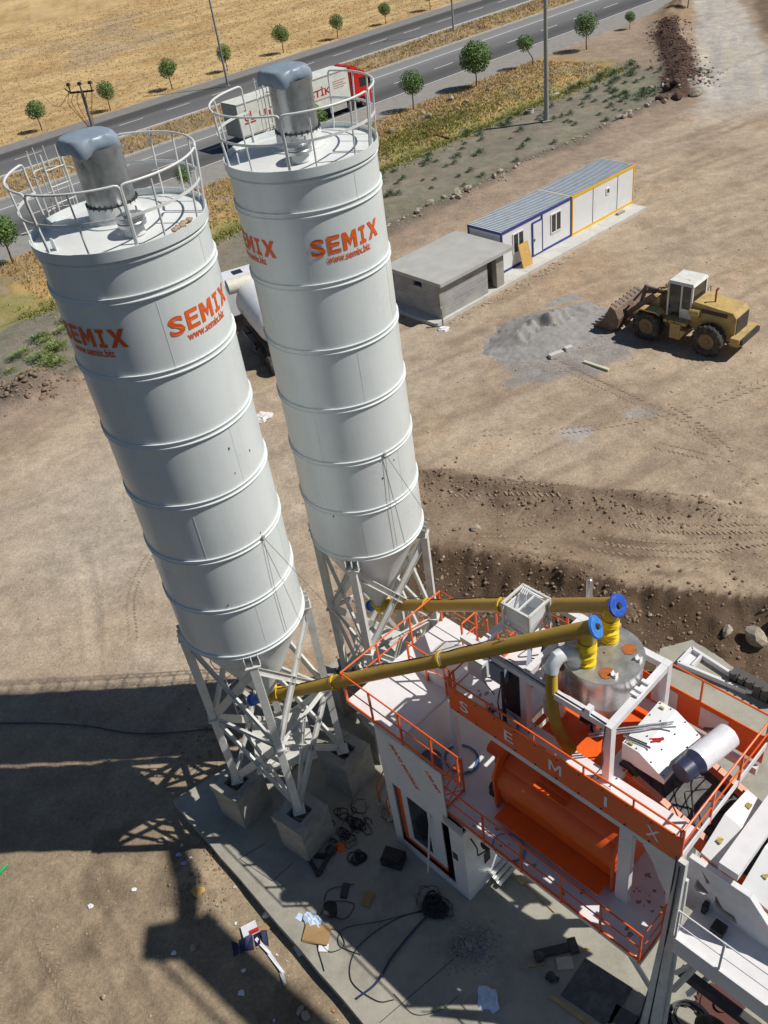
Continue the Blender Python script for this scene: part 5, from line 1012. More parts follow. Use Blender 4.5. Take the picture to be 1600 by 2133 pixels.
MB().box(-.1, .35, -.25, .25, 1.45, 1.9).tube([(.6, 0, 1.6), (.5, 0, 2.1)], .04).tube([(.5 + .0, .2 * cos(k), 2.1 + .2 * sin(k)) for k in np.linspace(0, 6.28, 14)], .02).build('seat_and_wheel', BLACK, T)
MB().tube([(-.5, -.75, 1.5), (-.5, -1.1, 1.5), (-.5, -1.1, 2.5), (-.5, -.8, 2.5), (-.5, -.75, 1.5)], .02).tube([(.5, 1.2, .6), (.5, 1.2, 1.9), (.15, 1.2, 1.9), (.15, 1.2, .6)], .02).build('hand_rail', DARK, T)
MB().sphere((.9, .75, 3.0), .1, 10, 6).build('work_lamp', LOADY, T); MB().cyl((-.95, .75, 1.9), (-.45, .75, 1.9), .22).build('air_filter', LOADY, T)
MB().box(.75, 1.1, -.5, .5, .7, 1.5).box(1.0, 2.3, -.6, .6, .8, 1.5).box(1.35, 1.75, -.55, .55, 1.5, 2.15).build('front_frame', LOADY, T, smooth=False)
MB().prism([(.95, 1.55), (1.15, 1.72), (2.0, 1.72), (2.35, 1.4), (2.35, 1.32), (1.98, 1.64), (1.15, 1.64)], lambda x, z: (x, .72, z), lambda x, z: (x, 1.3, z)).build('mudguard', LOADY, T, smooth=False)
for y in (-.5, .5): MB().prism([(1.45, 2.05), (1.7, 2.25), (3.0, 1.15), (3.55, .55), (3.4, .35), (2.75, .85)], lambda x, z: (x, y - .06, z), lambda x, z: (x, y + .06, z)).build('lift_arm', LOADB, T, smooth=False)
MB().bar((1.6, 0, 2.2), (2.5, 0, 2.0), .16).prism([(2.35, 2.35), (2.5, 2.4), (2.75, 1.3), (2.6, 1.2)], lambda x, z: (x, -.08, z), lambda x, z: (x, .08, z)).bar((2.45, 0, 2.3), (3.1, 0, 1.35), .1).cyl((.9, 0, 2.2), (2.3, 0, 2.25), .09).build('tilt_linkage', LOADB, T)
MB().tube([(.7, .2, 2.1), (1.1, .22, 2.6), (1.6, .2, 2.5), (1.9, .2, 2.1)], .025).tube([(.7, -.2, 2.0), (1.2, -.2, 2.4), (1.7, -.2, 2.0)], .025).build('hydraulic_hose', BLACK, T)
def BX(P_): return [(3.15 + (x - 3.15) * 1.2, z * 1.12) for x, z in P_]
pr = BX([(4.35, .12), (3.55, .05), (3.2, .3), (3.15, .75), (3.35, 1.15), (3.6, 1.3), (3.62, 1.26), (3.4, 1.1), (3.22, .73), (3.27, .34), (3.58, .1), (4.35, .15)])
bk = MB().prism(pr, lambda x, z: (x, -1.35, z), lambda x, z: (x, 1.35, z)); sp = BX([(4.35, .12), (3.55, .05), (3.2, .3), (3.15, .75), (3.35, 1.15), (3.6, 1.3), (3.9, .6)])
for y in (-1.37, 1.33): bk.prism(sp, lambda x, z: (x, y, z), lambda x, z: (x, y + .04, z))
bk.build('bucket', LOADB, T, smooth=False)
for k in range(7): MB().bar((3.45, -1.15 + k * .37, 1.32), (3.78, -1.15 + k * .37, 1.45), .07).build('spill_tooth', DARK, T)
for k in range(8): MB().prism([(4.5, .12), (4.5, .2), (4.85, .14)], lambda x, z: (x, -1.2 + k * .34, z), lambda x, z: (x, -1.1 + k * .34, z)).build('tooth', DARK, T, smooth=False)

# ---------------------------------------------------------------- bulk tanker
F_ = radians(109.5); T = thing('tanker_truck', 'white cement tanker truck parked between the two silos', 'tanker truck', (-4.0, 43.6, 0), F_)
TW = mat('tank_white', (.72, .74, .78), .3, 0, .04, 2)
m = MB(); R = 1.12
m.lathe([(.02, -.35), (.5, -.3), (.85, -.15), (1.05, .02), (R, .2), (R, 3.9), (1.05, 4.1), (.85, 4.28), (.5, 4.4), (.02, 4.45)], 48); m.xf(Matrix.Translation((.0, 0, 2.35)) @ Matrix.Rotation(pi / 2, 4, 'Y')); m.build('tank', TW, T)
MB().cyl((4.35, 1.3, 3.3), (4.35, -.9, 3.3), .42, n=32).build('hose_locker', mat('cream_locker', (.7, .68, .58), .4), T); MB().cyl((4.35, 1.305, 3.3), (4.35, 1.3, 3.3), .36, n=32).build('locker_end', mat('teal_grey', (.25, .36, .4), .5), T)
def tk(px, py):
    a = -.42 + py / R; return (3.35 - px, (R + .014) * cos(a), 2.35 + (R + .014) * sin(a))
m = MB(); text_on(m, 'Limas', .5, tk, bold=.006, width=1.15, height=.5); m.build('lettering', BLKINK, T, smooth=False, fix=False)
CX = 1.15; MB().prism([(4.95 + CX, .75), (4.95 + CX, 2.7), (5.1 + CX, 2.95), (6.4 + CX, 2.95), (6.7 + CX, 2.5), (6.85 + CX, 1.7), (6.85 + CX, .55)], lambda x, z: (x, -1.2, z), lambda x, z: (x, 1.2, z)).build('cab', TW, T, smooth=False)
MB().box(5.35 + CX, 6.35 + CX, 1.2, 1.21, 1.7, 2.45).box(5.35 + CX, 6.35 + CX, -1.21, -1.2, 1.7, 2.45).prism([(6.74, 2.4), (6.87, 1.75), (6.86, 1.75), (6.73, 2.4)], lambda x, z: (x + CX, -1.05, z), lambda x, z: (x + CX, 1.05, z)).box(5.5 + CX, 6.1 + CX, -.3, .3, 2.951, 2.97).build('cab_window', GLASS, T, smooth=False)
MB().box(-1.2, 7.4, -.4, .4, .8, 1.05).box(-.6, 4.4, -.85, .85, 1.05, 1.18).box(1.6, 2.7, .5, 1.15, .5, 1.05).box(3.0, 3.9, .6, 1.1, .6, 1.0).build('chassis', DARK, T, smooth=False)
MB().bar((1.3, 1.2, .6), (3.6, 1.2, .6), .04, .1).bar((1.3, 1.2, .85), (3.6, 1.2, .85), .04, .1).build('side_guard', mat('guard_grey', (.3, .31, .34), .4, .5), T, smooth=False)
for x in (6.9, .75, -.55):
    for y in (-1, 1): wheel(T, x, y * 1.0, .5, .5, .3, 28, lug=False)

# ---------------------------------------------------------------- semi-trailer lorry
q = roadpt(45.2, 74.6); T = thing('semi_truck', 'red semi truck with grey curtain trailer on the near road', 'truck', (q[0], q[1], 0), radians(36.58))
MB().box(0, 13.2, -1.25, 1.25, 1.15, 3.95).build('trailer_box', TARP, T, smooth=False)
MB().box(-.03, 0, -1.22, 1.22, 1.2, 3.9).box(-.05, -.03, -.03, .03, 1.3, 3.8).build('trailer_door', mat('trailer_grey', (.3, .33, .32), .5), T, smooth=False)
MB().box(0, 13.2, -1.28, 1.28, 3.83, 3.93).box(0, 13.2, -1.27, 1.27, 1.05, 1.2).build('trailer_rail', mat('trailer_rail', (.35, .34, .3), .6, dirt=(.1, .1, .1), dirtamt=.6), T, smooth=False)
m = MB(); text_on(m, 'UYSAL LOJ\u0130ST\u0130K', 1.0, lambda px, py: (2.3 + px, -1.262, 2.3 + py), bold=.025, width=8.6, height=1.02); m.build('lettering', REDINK, T, smooth=False, fix=False)
m = MB(); text_on(m, '\u00dcL', 1.0, lambda px, py: (.6 + px, -1.262, 2.35 + py), bold=.02, width=1.15, height=1.0); m.add([(.55, -1.262, 2.1), (1.8, -1.262, 2.1), (1.8, -1.262, 2.24), (.55, -1.262, 2.24)], [(0, 1, 2, 3)]); m.build('logo', REDINK, T, smooth=False, fix=False)
m = MB()
for k in range(4): m.add([(11.2, -1.262, 3.1 - k * .2), (12.8 - (k % 2) * .3, -1.262, 3.1 - k * .2), (12.8 - (k % 2) * .3, -1.262, 3.17 - k * .2), (11.2, -1.262, 3.17 - k * .2)], [(0, 1, 2, 3)])
m.build('small_print', mat('faded_red', (.5, .25, .22), .6), T, smooth=False, fix=False)
m = MB().bar((8.2, -1.262, 2.0), (10.9, -1.262, 2.0), .006, .1); m.build('small_print', MATS['faded_red'], T)
MB().box(.2, 13, -.5, .5, .85, 1.1).box(12.6, 15.3, -.5, .5, .6, .95).build('chassis', DARK, T, smooth=False)
MB().prism([(13.6, .9), (13.6, 3.6), (14.0, 3.75), (15.2, 3.3), (15.75, 2.5), (15.9, 1.4), (15.9, .4), (15.2, .4), (14.9, 1.0), (14.2, 1.0)], lambda x, z: (x, -1.25, z), lambda x, z: (x, 1.25, z)).prism([(13.55, 3.3), (13.55, 3.95), (13.9, 4.0), (14.7, 3.6)], lambda x, z: (x, -1.15, z), lambda x, z: (x, 1.15, z)).build('cab', RED, T, smooth=False)
MB().box(14.5, 15.35, -1.26, -1.25, 1.9, 2.75).box(14.5, 15.35, 1.25, 1.26, 1.9, 2.75).prism([(15.3, 3.15), (15.78, 2.45), (15.79, 2.45), (15.31, 3.17)], lambda x, z: (x, -1.1, z), lambda x, z: (x, 1.1, z)).box(15.6, 15.75, -1.5, -1.28, 2.0, 2.6).build('cab_window', GLASS, T, smooth=False)
MB().box(10.5, 12.6, -1.25, -1.1, .5, 1.05).box(3.5, 9.5, -1.25, -1.2, .6, 1.0).build('side_tank', mat('grey_skirt', (.4, .4, .38), .5), T, smooth=False)
MB().box(12.9, 13.55, -1.2, 1.2, 1.0, 3.6).build('cab_gap_deflector', mat('dark_red', (.2, .012, .01), .5), T, smooth=False)
for x in (1.8, 3.0, 4.2, 13.2, 15.0):
    for y in (-1, 1): wheel(T, x, y * 1.05, .5, .5, .3, 24, lug=False)

# ---------------------------------------------------------------- trees
def leafcloud(m, c, r, n, s, squash=.92, rag=.34):
    k0 = len(m.v)
    lobes = [(random.uniform(0, 6.28), random.uniform(-1, 1), random.uniform(.7, 1.15)) for _ in range(14)]
    for _ in range(n):
        while True:
            v = Vector((random.gauss(0, 1), random.gauss(0, 1), random.gauss(0, 1)))
            if v.length > .1: break
        v.normalize(); f = 1
        for a, z, w in lobes:
            d = v.dot(Vector((cos(a) * sqrt(1 - z * z), sin(a) * sqrt(1 - z * z), z))); f += rag * (w - .9) * 2.2 * max(0, d) ** 6
        rr = r * f * (random.random() ** .28) * (1 + random.uniform(-.06, .06)); p = Vector(c) + Vector((v.x, v.y, v.z * squash)) * rr
        nn = (v + Vector((random.gauss(0, .5), random.gauss(0, .5), random.gauss(0, .5) + .25))).normalized(); x = nn.orthogonal().normalized(); x = Matrix.Rotation(random.uniform(0, 6.28), 3, nn) @ x; y = nn.cross(x); q = s * random.uniform(.6, 1.25)
        m.add([p - x * q * .5, p + y * q * .32 + nn * .02, p + x * q * .5, p - y * q * .32], [(0, 1, 2, 3)])
def tree_meshes(r, hc, n, s, lean=(0, 0)):
    tr = MB(); tx, ty = lean; pts = [(0, 0, -.1), (.04, .02, hc * .3), (tx * .5 - .03, ty * .5 + .02, hc * .6), (tx, ty, hc)]; tr.tube(pts, [.075, .06, .05, .03], 8)
    for k in range(7): a = k * 2.4; z = hc - r * .55; q = (tx * .8, ty * .8, z); tr.tube([q, (tx + cos(a) * r * .4, ty + sin(a) * r * .4, z + r * .5), (tx + cos(a) * r * .75, ty + sin(a) * r * .75, z + r * (.7 + .4 * random.random()))], [.03, .02, .008], 5)
    cr = MB(); leafcloud(cr, (tx, ty, hc), r, n, s); return tr.mesh('trunk', BARK), cr.mesh('crown', LEAF, smooth=False, fix=False)
TM = [tree_meshes(1.12, 2.3, 2100, .16), tree_meshes(1.1, 2.4, 2100, .16, (.12, .1)), tree_meshes(.9, 2.3, 1500, .14, (-.8, .1)), tree_meshes(1.6, 2.8, 4800, .18)]
def tree(x, y, k, sc_, label, group):
    t = thing('roadside_tree', label, 'tree', (x, y, float(height(x, y))), random.uniform(0, 6.28) if k != 2 else .3, group); t.scale = (sc_,) * 3
    for n_, me_ in zip(('trunk', 'crown'), TM[k]): o = bpy.data.objects.new(n_, me_); COL.objects.link(o); o.parent = t
ga = 'round trees along the field edge'; gb = 'round trees along the near verge'
far = [(-30.7, 106.1), (-23.7, 110.6), (-17.1, 116.6), (-10.6, 121.7), (-3.5, 127.5), (3.8, 131.3), (10.7, 136.0), (17.6, 141.2)]
fl = ['leftmost round tree on the field edge', 'round tree on the field edge just right of the insulator pole', 'round tree on the field edge, third from the left', 'round tree on the field edge behind the thin lamp mast', 'round tree on the field edge above the vent hood of the right silo', 'round tree on the field edge, sixth from the left', 'small round tree on the field edge cut by the top of the picture', 'trunk of the last tree on the field edge, right of the top cut tree']
for i, ((x, y), l_) in enumerate(zip(far, fl)): tree(x, y, i % 2, (.95, .9, 1.02, .86, .98, .84, .8, .9)[i], l_, ga)
for x, y, k, s_, l_ in ((-24.4, 65.8, 0, 1.12, 'round tree at the left picture edge beside the left silo rail'), (8.9, 90.7, 1, 1.0, 'round verge tree just right of the red lorry cab'), (15.9, 95.3, 3, 1.0, 'largest round verge tree with the widest dark shadow'), (22.8, 100.3, 2, 1.0, 'small leaning verge tree left of the tall concrete pole'), (29.5, 103.7, 1, 1.05, 'round verge tree right of the tall concrete pole'), (36.3, 110.2, 0, .55, 'tiny sapling on the verge near the red soil bank'),
                      (-18.4, 75.6, 0, .85, 'round tree mostly hidden behind the left silo vent drum'), (-11.2, 74.7, 2, .8, 'thin leafy tree seen through the right side of the left silo railing'), (-.6, 84.0, 0, 1.05, 'round tree in front of the lorry trailer behind the right silo railing'), (44.6, 114.6, 1, .9, 'bare stemmed verge tree at the top edge beside the haul road')): tree(x, y, k, s_, l_, gb)

# ---------------------------------------------------------------- poles
def pole(name, x, y, h_, r0, r1, label, m_=POLEM, base=True):
    z = float(height(x, y)); t = thing(name, label, 'pole', (x, y, z)); MB().cyl((0, 0, -.2), (0, 0, h_), r0, r1, n=20).build('shaft', m_, t)
    if base: MB().box(-r0 * 1.9, r0 * 1.9, -r0 * 1.9, r0 * 1.9, -.2, .12).build('base', CONC, t, smooth=False)
    return t
t = pole('lamp_post', 19.3, 79.9, 13.5, .21, .13, 'tall grey concrete pole standing on the scrub ground'); MB().tube([(0, 0, 13.4), (.6, .4, 13.9), (1.4, 1.0, 14.0)], .05).build('lamp_arm', POLEM, t)
t = pole('lamp_post', 18.1, 123.3, 11, .13, .08, 'slim lamp post on a concrete base in the grassy median'); MB().tube([(0, 0, 10.9), (1.2, .9, 11.4)], .05).tube([(0, 0, 10.9), (-1.2, -.9, 11.4)], .05).build('lamp_arm', POLEM, t)
t = pole('lamp_post', -10.2, 113.3, 13, .13, .08, 'thin grey lamp mast left of the right silo rail', mat('blue_grey_pole', (.2, .23, .27), .6)); MB().tube([(0, 0, 12.9), (1.2, .9, 13.4)], .05).build('lamp_arm', MATS['blue_grey_pole'], t)
def gz(x, y): return float(height(x, y))
def at(x, y, dz=0): return (x, y, gz(x, y) + dz)
# insulator pole with loose cables
RC = mat('red_cable', (.4, .07, .03), .5)
px_, py_ = -16.82, 70.9
t = thing('utility_pole', 'wooden pole with three insulators and loose red cables behind the left silo hood', 'pole', at(px_, py_))
MB().cyl((0, 0, 0), (0, 0, 9.75), .15, .11, n=14).build('shaft', mat('grey_pole_wood', (.2, .18, .16), .85), t)
MB().bar((-.9, .25, 9.7), (.9, -.25, 9.7), .14, .12).bar((-.9, .25, 9.7), (-1.3, .8, 9.9), .08).build('crossarm', DARK, t)
for k, (x, y) in enumerate(((-.85, .24), (0, .0), (.8, -.22))): MB().cyl((x, y, 9.75), (x, y, 10.2), .05).lathe([(.05, 0), (.17, .02), (.17, .08), (.09, .1), (.15, .13), (.15, .19), (.05, .22)], 14, (x, y, 10.2 - .05)).build('insulator', DARK, t)
m = MB()
for k in range(6):
    x = -.9 + k * .33; b_ = random.uniform(.3, .9); m.tube(crom([(x, .1, 9.8), (x - b_ * .6, .2, 9.0), (x * .5 - b_ * .5, .2, 8.0), (-.15 + k * .05, .05, 6.8), (.0, .12, 5.4)], 6), .022, 5)
m.tube(crom([(-.9, .3, 9.8), (-2.2, .9, 8.8), (-3.0, 1.2, 9.4), (-3.4, 1.6, 10.0)], 8), .02, 5); m.build('cable', RC, t)

# ---------------------------------------------------------------- shrubs
def shrub_mesh(r, n, mt, h=.7, s=.1):
    m = MB()
    for _ in range(n):
        a = random.uniform(0, 6.28); e = random.uniform(.15, 1.45); l = r * random.uniform(.35, 1.05); d = Vector((cos(a) * cos(e), sin(a) * cos(e), sin(e) * h)); p = d * l; p.z = max(p.z, .02)
        x = Vector((-d.y, d.x, random.uniform(-.6, .6))).normalized(); q = s * random.uniform(.6, 1.3); u = (d + Vector((0, 0, .3))).normalized()
        m.add([p - x * q * .25, p + u * q * .9, p + x * q * .25, p - u * q * .3], [(0, 1, 2, 3)])
    return m.mesh('shrub', mt, smooth=False, fix=False)
SM = [shrub_mesh(.62, 420, SHRUBM), shrub_mesh(.5, 320, SHRUBM, .85), shrub_mesh(.38, 200, SHRUBM, .5, .09), shrub_mesh(.7, 380, GREENW, .5)]
def rn(x, y): return nrd(x, y)
k = 0; random.seed(21)
SHL = ['low grey green shrub on the bare ground between ditch and rock row', 'pale sage shrub on the grey scrub ground', 'tiny dark tuft shrub on the grey scrub ground']
spots = []
while len(spots) < 120:
    r, n = random.uniform(36, 81), random.uniform(47.8, 57.5)
    if random.random() > (.35 + .65 * (n - 47) / 10): continue
    q = roadpt(r, n); spots.append((q[0], q[1], random.choice((0, 1, 1, 2, 2)), random.uniform(.55, 1.15) * (1.25 if n > 54 else .9)))
spots += [(25.6 + 4.5 * random.random(), 82 + 3 * random.random(), 0, random.uniform(.9, 1.3)) for _ in range(8)]
for x, y, kk, s_ in spots:
    o = bpy.data.objects.new('shrub', SM[kk]); COL.objects.link(o); o.location = at(x, y); o.rotation_euler[2] = random.uniform(0, 6.28); o.scale = (s_, s_, s_ * random.uniform(.75, 1.1))
    tag(o, SHL[kk], 'shrub', ('grey green shrubs dotted over the scrub ground', 'sage shrubs dotted over the scrub ground', 'tiny tufts dotted over the scrub ground')[kk])
for i in range(34):
    x = -18.4 + random.gauss(0, 1.5); y = 50.2 + random.gauss(0, 2.4) + (-18.4 - x) * -.4
    if math.hypot(x + 18.5, (y - 45) * 1.6) < 2.2: continue
    kk = random.choice((0, 3, 3)); s_ = random.uniform(.7, 1.4)
    o = bpy.data.objects.new('shrub', SM[kk]); COL.objects.link(o); o.location = at(x, y); o.rotation_euler[2] = random.uniform(0, 6.28); o.scale = (s_, s_, s_ * .6); tag(o, 'spreading green weed left of the left silo', 'shrub', 'green weeds left of the left silo')
for i in range(10):
    r, n = random.uniform(86, 98), random.uniform(70, 78); 
    o = bpy.data.objects.new('shrub', SM[0]); COL.objects.link(o); q = (52 + random.uniform(-1, 4), 97 + random.uniform(-3, 5)); o.location = at(*q); o.scale = (1.8, 1.8, 1.5); tag(o, 'dark green bush at the top right corner beyond the haul road', 'shrub', 'bushes at the top right corner')
# dry grass and ditch grass: uncountable
def tufts(name, n_, fn, mt, hs, w, seed):
    random.seed(seed); m = MB(); PP = [fn() for _ in range(n_)]; ZZ = height(np.array([q[0] for q in PP]), np.array([q[1] for q in PP]))
    for (x, y), z in zip(PP, ZZ):
        z = float(z)
        for _k in range(3):
            a = random.uniform(0, 6.28); h_ = random.uniform(*hs); dx, dy = cos(a) * w, sin(a) * w; lx, ly = random.gauss(0, h_ * .35), random.gauss(0, h_ * .35); ox, oy = random.gauss(0, .1), random.gauss(0, .1)
            m.add([(x + ox - dx, y + oy - dy, z), (x + ox + dx, y + oy + dy, z), (x + ox + lx, y + oy + ly, z + h_)], [(0, 1, 2)])
    o = m.build(name, mt, smooth=False, fix=False); o['kind'] = 'stuff'; return o
def verge():
    r, n = random.uniform(18, 80), 59 + 9.3 * random.random() ** .9; return roadpt(r, n)[:2]
tufts('dry_grass', 9000, verge, DRYG, (.06, .24), .045, 1)
def median():
    r, n = random.uniform(20, 120), random.uniform(84.2, 90); return roadpt(r, n)[:2]
tufts('dry_grass', 4500, median, DRYG, (.08, .3), .05, 2)
def ditch():
    r, n = random.uniform(16, 80), random.gauss(57.6, .75); return roadpt(r, n)[:2]
YG = leafmat('ditch_grass_blades', (.14, .16, .03), (.42, .4, .1), .8)
tufts('ditch_grass', 8000, ditch, YG, (.06, .22), .045, 3)
def green_verge():
    r, n = random.gauss(56, 7), random.gauss(61, 1.2); return roadpt(r, n)[:2]
tufts('ditch_grass', 4500, green_verge, YG, (.06, .22), .045, 5)
def field():
    r, n = random.uniform(10, 140), 102.6 + 75 * random.random()
    return roadpt(r, n)[:2]
tufts('stubble', 18000, field, DRYG, (.05, .15), .07, 4)
# ---------------------------------------------------------------- rocks and clods
def rock_mesh(m_, seed, n=2):
    bm = bmesh.new(); bmesh.ops.create_icosphere(bm, subdivisions=n, radius=1); rg = random.Random(seed)
    pl = [(Vector((rg.gauss(0, 1), rg.gauss(0, 1), rg.gauss(0, 1))).normalized(), rg.uniform(.55, .85)) for _ in range(9)]
    for v in bm.verts:
        for nn, d in pl:
            q = v.co.dot(nn)
            if q > d: v.co -= nn * (q - d)
        v.co *= 1 + rg.uniform(-.05, .05); v.co.z *= .7
    me = bpy.data.meshes.new('rock'); bm.to_mesh(me); bm.free(); me.materials.append(m_); return me
RK = [rock_mesh(STONE, s_) for s_ in range(5)]; RD = [rock_mesh(STONED, s_ + 10) for s_ in range(4)]; RR_ = [rock_mesh(STONER, s_ + 20) for s_ in range(3)]
def rock(x, y, s_, ms, label, group, name='rock', sink=.15):
    o = bpy.data.objects.new(name, random.choice(ms)); COL.objects.link(o); o.location = at(x, y, s_ * .7 * (1 - 2 * sink) * .8); o.rotation_euler = (random.uniform(-.4, .4), random.uniform(-.4, .4), random.uniform(0, 6.28)); o.scale = (s_ * random.uniform(.8, 1.3), s_ * random.uniform(.7, 1.1), s_); return tag(o, label, 'rock', group)
random.seed(5)
for i in range(34):
    r = random.choice((random.gauss(44, 2.0), random.uniform(40, 80), random.gauss(68.5, 2.2))); n = random.gauss(46.9, .35); q = roadpt(r, n); rock(q[0], q[1], random.uniform(.12, .36), RK, 'tan rock in the row between yard and scrub ground', 'rocks in the row along the scrub edge')
for i in range(18): q = roadpt(random.uniform(46, 68), random.uniform(62.5, 67.8)); rock(q[0], q[1], random.uniform(.15, .4), RK, 'pale rock in the dry grass of the road verge', 'rocks in the verge grass')
for i in range(12): rock(random.uniform(29.5, 33.0), random.uniform(80, 86), random.uniform(.2, .6), RR_ + RK[:1], 'dark stone at the foot of the red brown soil bank', 'stones at the red soil bank')
for x, y, s_ in ((11.9, 20.0, .42), (12.6, 19.2, .34), (11.2, 20.6, .26), (12.9, 20.3, .4), (7.1, 21.3, .22), (7.6, 21.6, .2), (6.6, 22.2, .26), (6.2, 22.6, .18)): rock(x, y, s_, RK[:2] + RD[:2], 'dark boulder on the bank at the right beside the slab' if x > 11 else 'pale stone chunk in the gully behind the hopper', 'boulders right of the slab' if x > 11 else 'stone chunks in the gully')
for x, y, s_, l_ in ((3.6, 27.6, .2, 'lone pale rock on the spoil terrace'), (-8.0, 15.3, .12, 'oblong pale stone lying beside the leg shadows'), (-6.85, 11.9, .1, 'pale stone by the blue litter'), (-4.0, 9.9, .13, 'round pale stone in the small lit patch'), (-3.85, 9.75, .16, 'larger pale stone in the small lit patch'), (-9.1, 11.0, .1, 'white pebble pair on the brown ground')): rock(x, y, s_, RK, l_, None)
def scatter(name, n_, fn, ms, sz, seed, label=None):
    random.seed(seed); bases = [([v.co.copy() for v in me.vertices], [tuple(p.vertices) for p in me.polygons]) for me in ms]; m = MB()
    PP = [fn() for _ in range(n_)]; ZZ = height(np.array([q[0] for q in PP]), np.array([q[1] for q in PP]))
    for (x, y), z in zip(PP, ZZ):
        z = float(z); s_ = sz[0] * (sz[1] / sz[0]) ** (random.random() ** 3.2); V_, F_ = random.choice(bases); a = random.uniform(0, 6.28); c_, s2 = cos(a), sin(a); k = random.uniform(.7, 1.3)
        m.add([(x + s_ * (v.x * c_ - v.y * s2) * k, y + s_ * (v.x * s2 + v.y * c_), z + s_ * (v.z + .2)) for v in V_], F_)
    o = m.build(name, ms[0].materials[0], smooth=False, fix=False); o['kind'] = 'stuff'; return o
R1 = [rock_mesh(STONE, s_ + 40, 1) for s_ in range(3)]; R2 = [rock_mesh(STONED, s_ + 50, 1) for s_ in range(3)]; R3 = [rock_mesh(STONER, s_ + 60, 1) for s_ in range(3)]
def ongeo(P_, sg, off): 
    i = random.randrange(len(P_) - 1); t_ = random.random(); (ax, ay), (bx, by) = P_[i], P_[i + 1]; L_ = math.hypot(bx - ax, by - ay); d = random.gauss(off, sg); return ax + (bx - ax) * t_ + (by - ay) / L_ * d, ay + (by - ay) * t_ - (bx - ax) / L_ * d
scatter('soil_clods', 1500, lambda: ongeo(RIDGE, .7, .3), R2, (.015, .11), 1); scatter('soil_clods', 4200, lambda: ongeo(BANK, 1.4, 1.6), R2, (.015, .11), 2)
scatter('pebbles', 260, lambda: ongeo(BANK, 1.8, 1.4), R1, (.015, .09), 3)
scatter('pebbles', 1500, lambda: (random.uniform(-15, -1), random.uniform(7, 24)), R1, (.01, .045), 4)
scatter('pebbles', 4000, lambda: (random.uniform(-20, 28), random.uniform(24, 66)), R1, (.015, .08), 6)
scatter('rubble', 900, lambda: roadpt(random.uniform(22, 82), random.gauss(46.9, .45))[:2], R1, (.04, .17), 7)
scatter('rubble', 1100, lambda: roadpt(random.uniform(30, 80), random.uniform(60, 68))[:2], R1, (.04, .2), 8)
def redp():
    return ongeo(REDP[:5], 1.0, 0)
scatter('red_rubble', 4200, redp, R3, (.03, .17), 9)
scatter('soil_clods', 700, lambda: (random.gauss(-18.6, 1.5), random.gauss(45, .8)), R2, (.03, .2), 10)
scatter('soil_clods', 500, lambda: (random.gauss(-6.6, .6), random.gauss(13.8, .8)), R2, (.012, .07), 11)
scatter('soil_clods', 700, lambda: (random.gauss(-5.8, 1.4), random.gauss(18.6, .7)), R2, (.012, .07), 12)
scatter('rubble', 420, lambda: CW(random.uniform(-13, -2), random.gauss(-1.75, .18))[:2], R1, (.03, .12), 13)
scatter('sand_lumps', 260, lambda: (random.gauss(10.4, 2.0), random.gauss(41.2, 1.6)), R1, (.02, .08), 14)

# ---------------------------------------------------------------- things on slab and ground
def sl(u, v, dz=0): w = W(u, v); return (w[0], w[1], ST + dz)
def coil(m, c, r, turns, wob, wr, squash=1, jit=.3):
    pts = []; n_ = int(turns * 18); ph = random.uniform(0, 6.28)
    for i in range(n_): a = i / 18 * 2 * pi + ph; rr = r * (1 + jit * sin(i * .37 + ph) * .6 + random.uniform(-wob, wob)); pts.append((c[0] + rr * cos(a) + .15 * r * sin(i * .05), c[1] + rr * sin(a) * squash, c[2] + .012 + wr * (i / 18) * .5 + .02 * abs(sin(i * .9))))
    m.tube(pts, wr, 5)
random.seed(77)
m = MB()
for k in range(20): coil(m, (random.gauss(0, .17), random.gauss(0, .11), .02 * (k % 4)), random.uniform(.06, .36), 2.0, .2, .009, random.uniform(.5, .95), .5)
for k in range(5): coil(m, (random.gauss(.1, .15), random.gauss(0, .1), .05), random.uniform(.1, .25), 3, .1, .016)
single('cable_tangle', m, CABLE, 'big tangle of black cables spilling from the cabin doorway', 'cable', sl(5.45, .05), PT)
m = MB()
for k in range(30): coil(m, (random.gauss(0, .26), random.gauss(0, .3), 0), random.uniform(.06, .24), 1.8, .25, .007, random.uniform(.5, 1), .6)
single('cable_tangle', m, CABLE, 'loose tangle of thin black wire beside the front plinth', 'cable', sl(2.05, .2), PT)
m = MB()
for k in range(11): coil(m, (random.gauss(0, .1), random.gauss(0, .1), 0), random.uniform(.06, .17), 2.5, .2, .008)
single('cable_tangle', m, CABLE, 'small knot of black wire on the slab left of the black case', 'cable', sl(2.95, -.35), PT)
def gcable(pts, r, label, mt=CABLE, z=ST + .015):
    P_ = crom([(x, y, z + r) for x, y in pts], 10); o = MB().tube([p - Vector((pts[0][0], pts[0][1], z)) for p in P_], r, 6).build('cable', mt, None, (pts[0][0], pts[0][1], z)); return tag(o, label, 'cable', None)
def U(*l): return [W(u, v)[:2] for u, v in l]
gcable(U((5.4, -.1), (5.0, -.7), (4.75, -1.5), (4.75, -2.2), (5.2, -2.7), (6.0, -2.6), (6.3, -2.3)), .012, 'long black cable looping left from the tangle to the slab edge')
gcable(U((5.5, -.1), (5.5, -.8), (5.55, -1.6), (5.7, -2.3), (5.6, -2.9)), .03, 'thick dark blue cable bundle running from the tangle to the slab edge', mat('navy_cable', (.02, .03, .09), .5))
gcable(U((5.3, -.2), (4.7, -1.1), (4.1, -1.9), (4.3, -2.3), (4.9, -2.1)), .01, 'thin black cable with a hooked end left of the thick bundle')
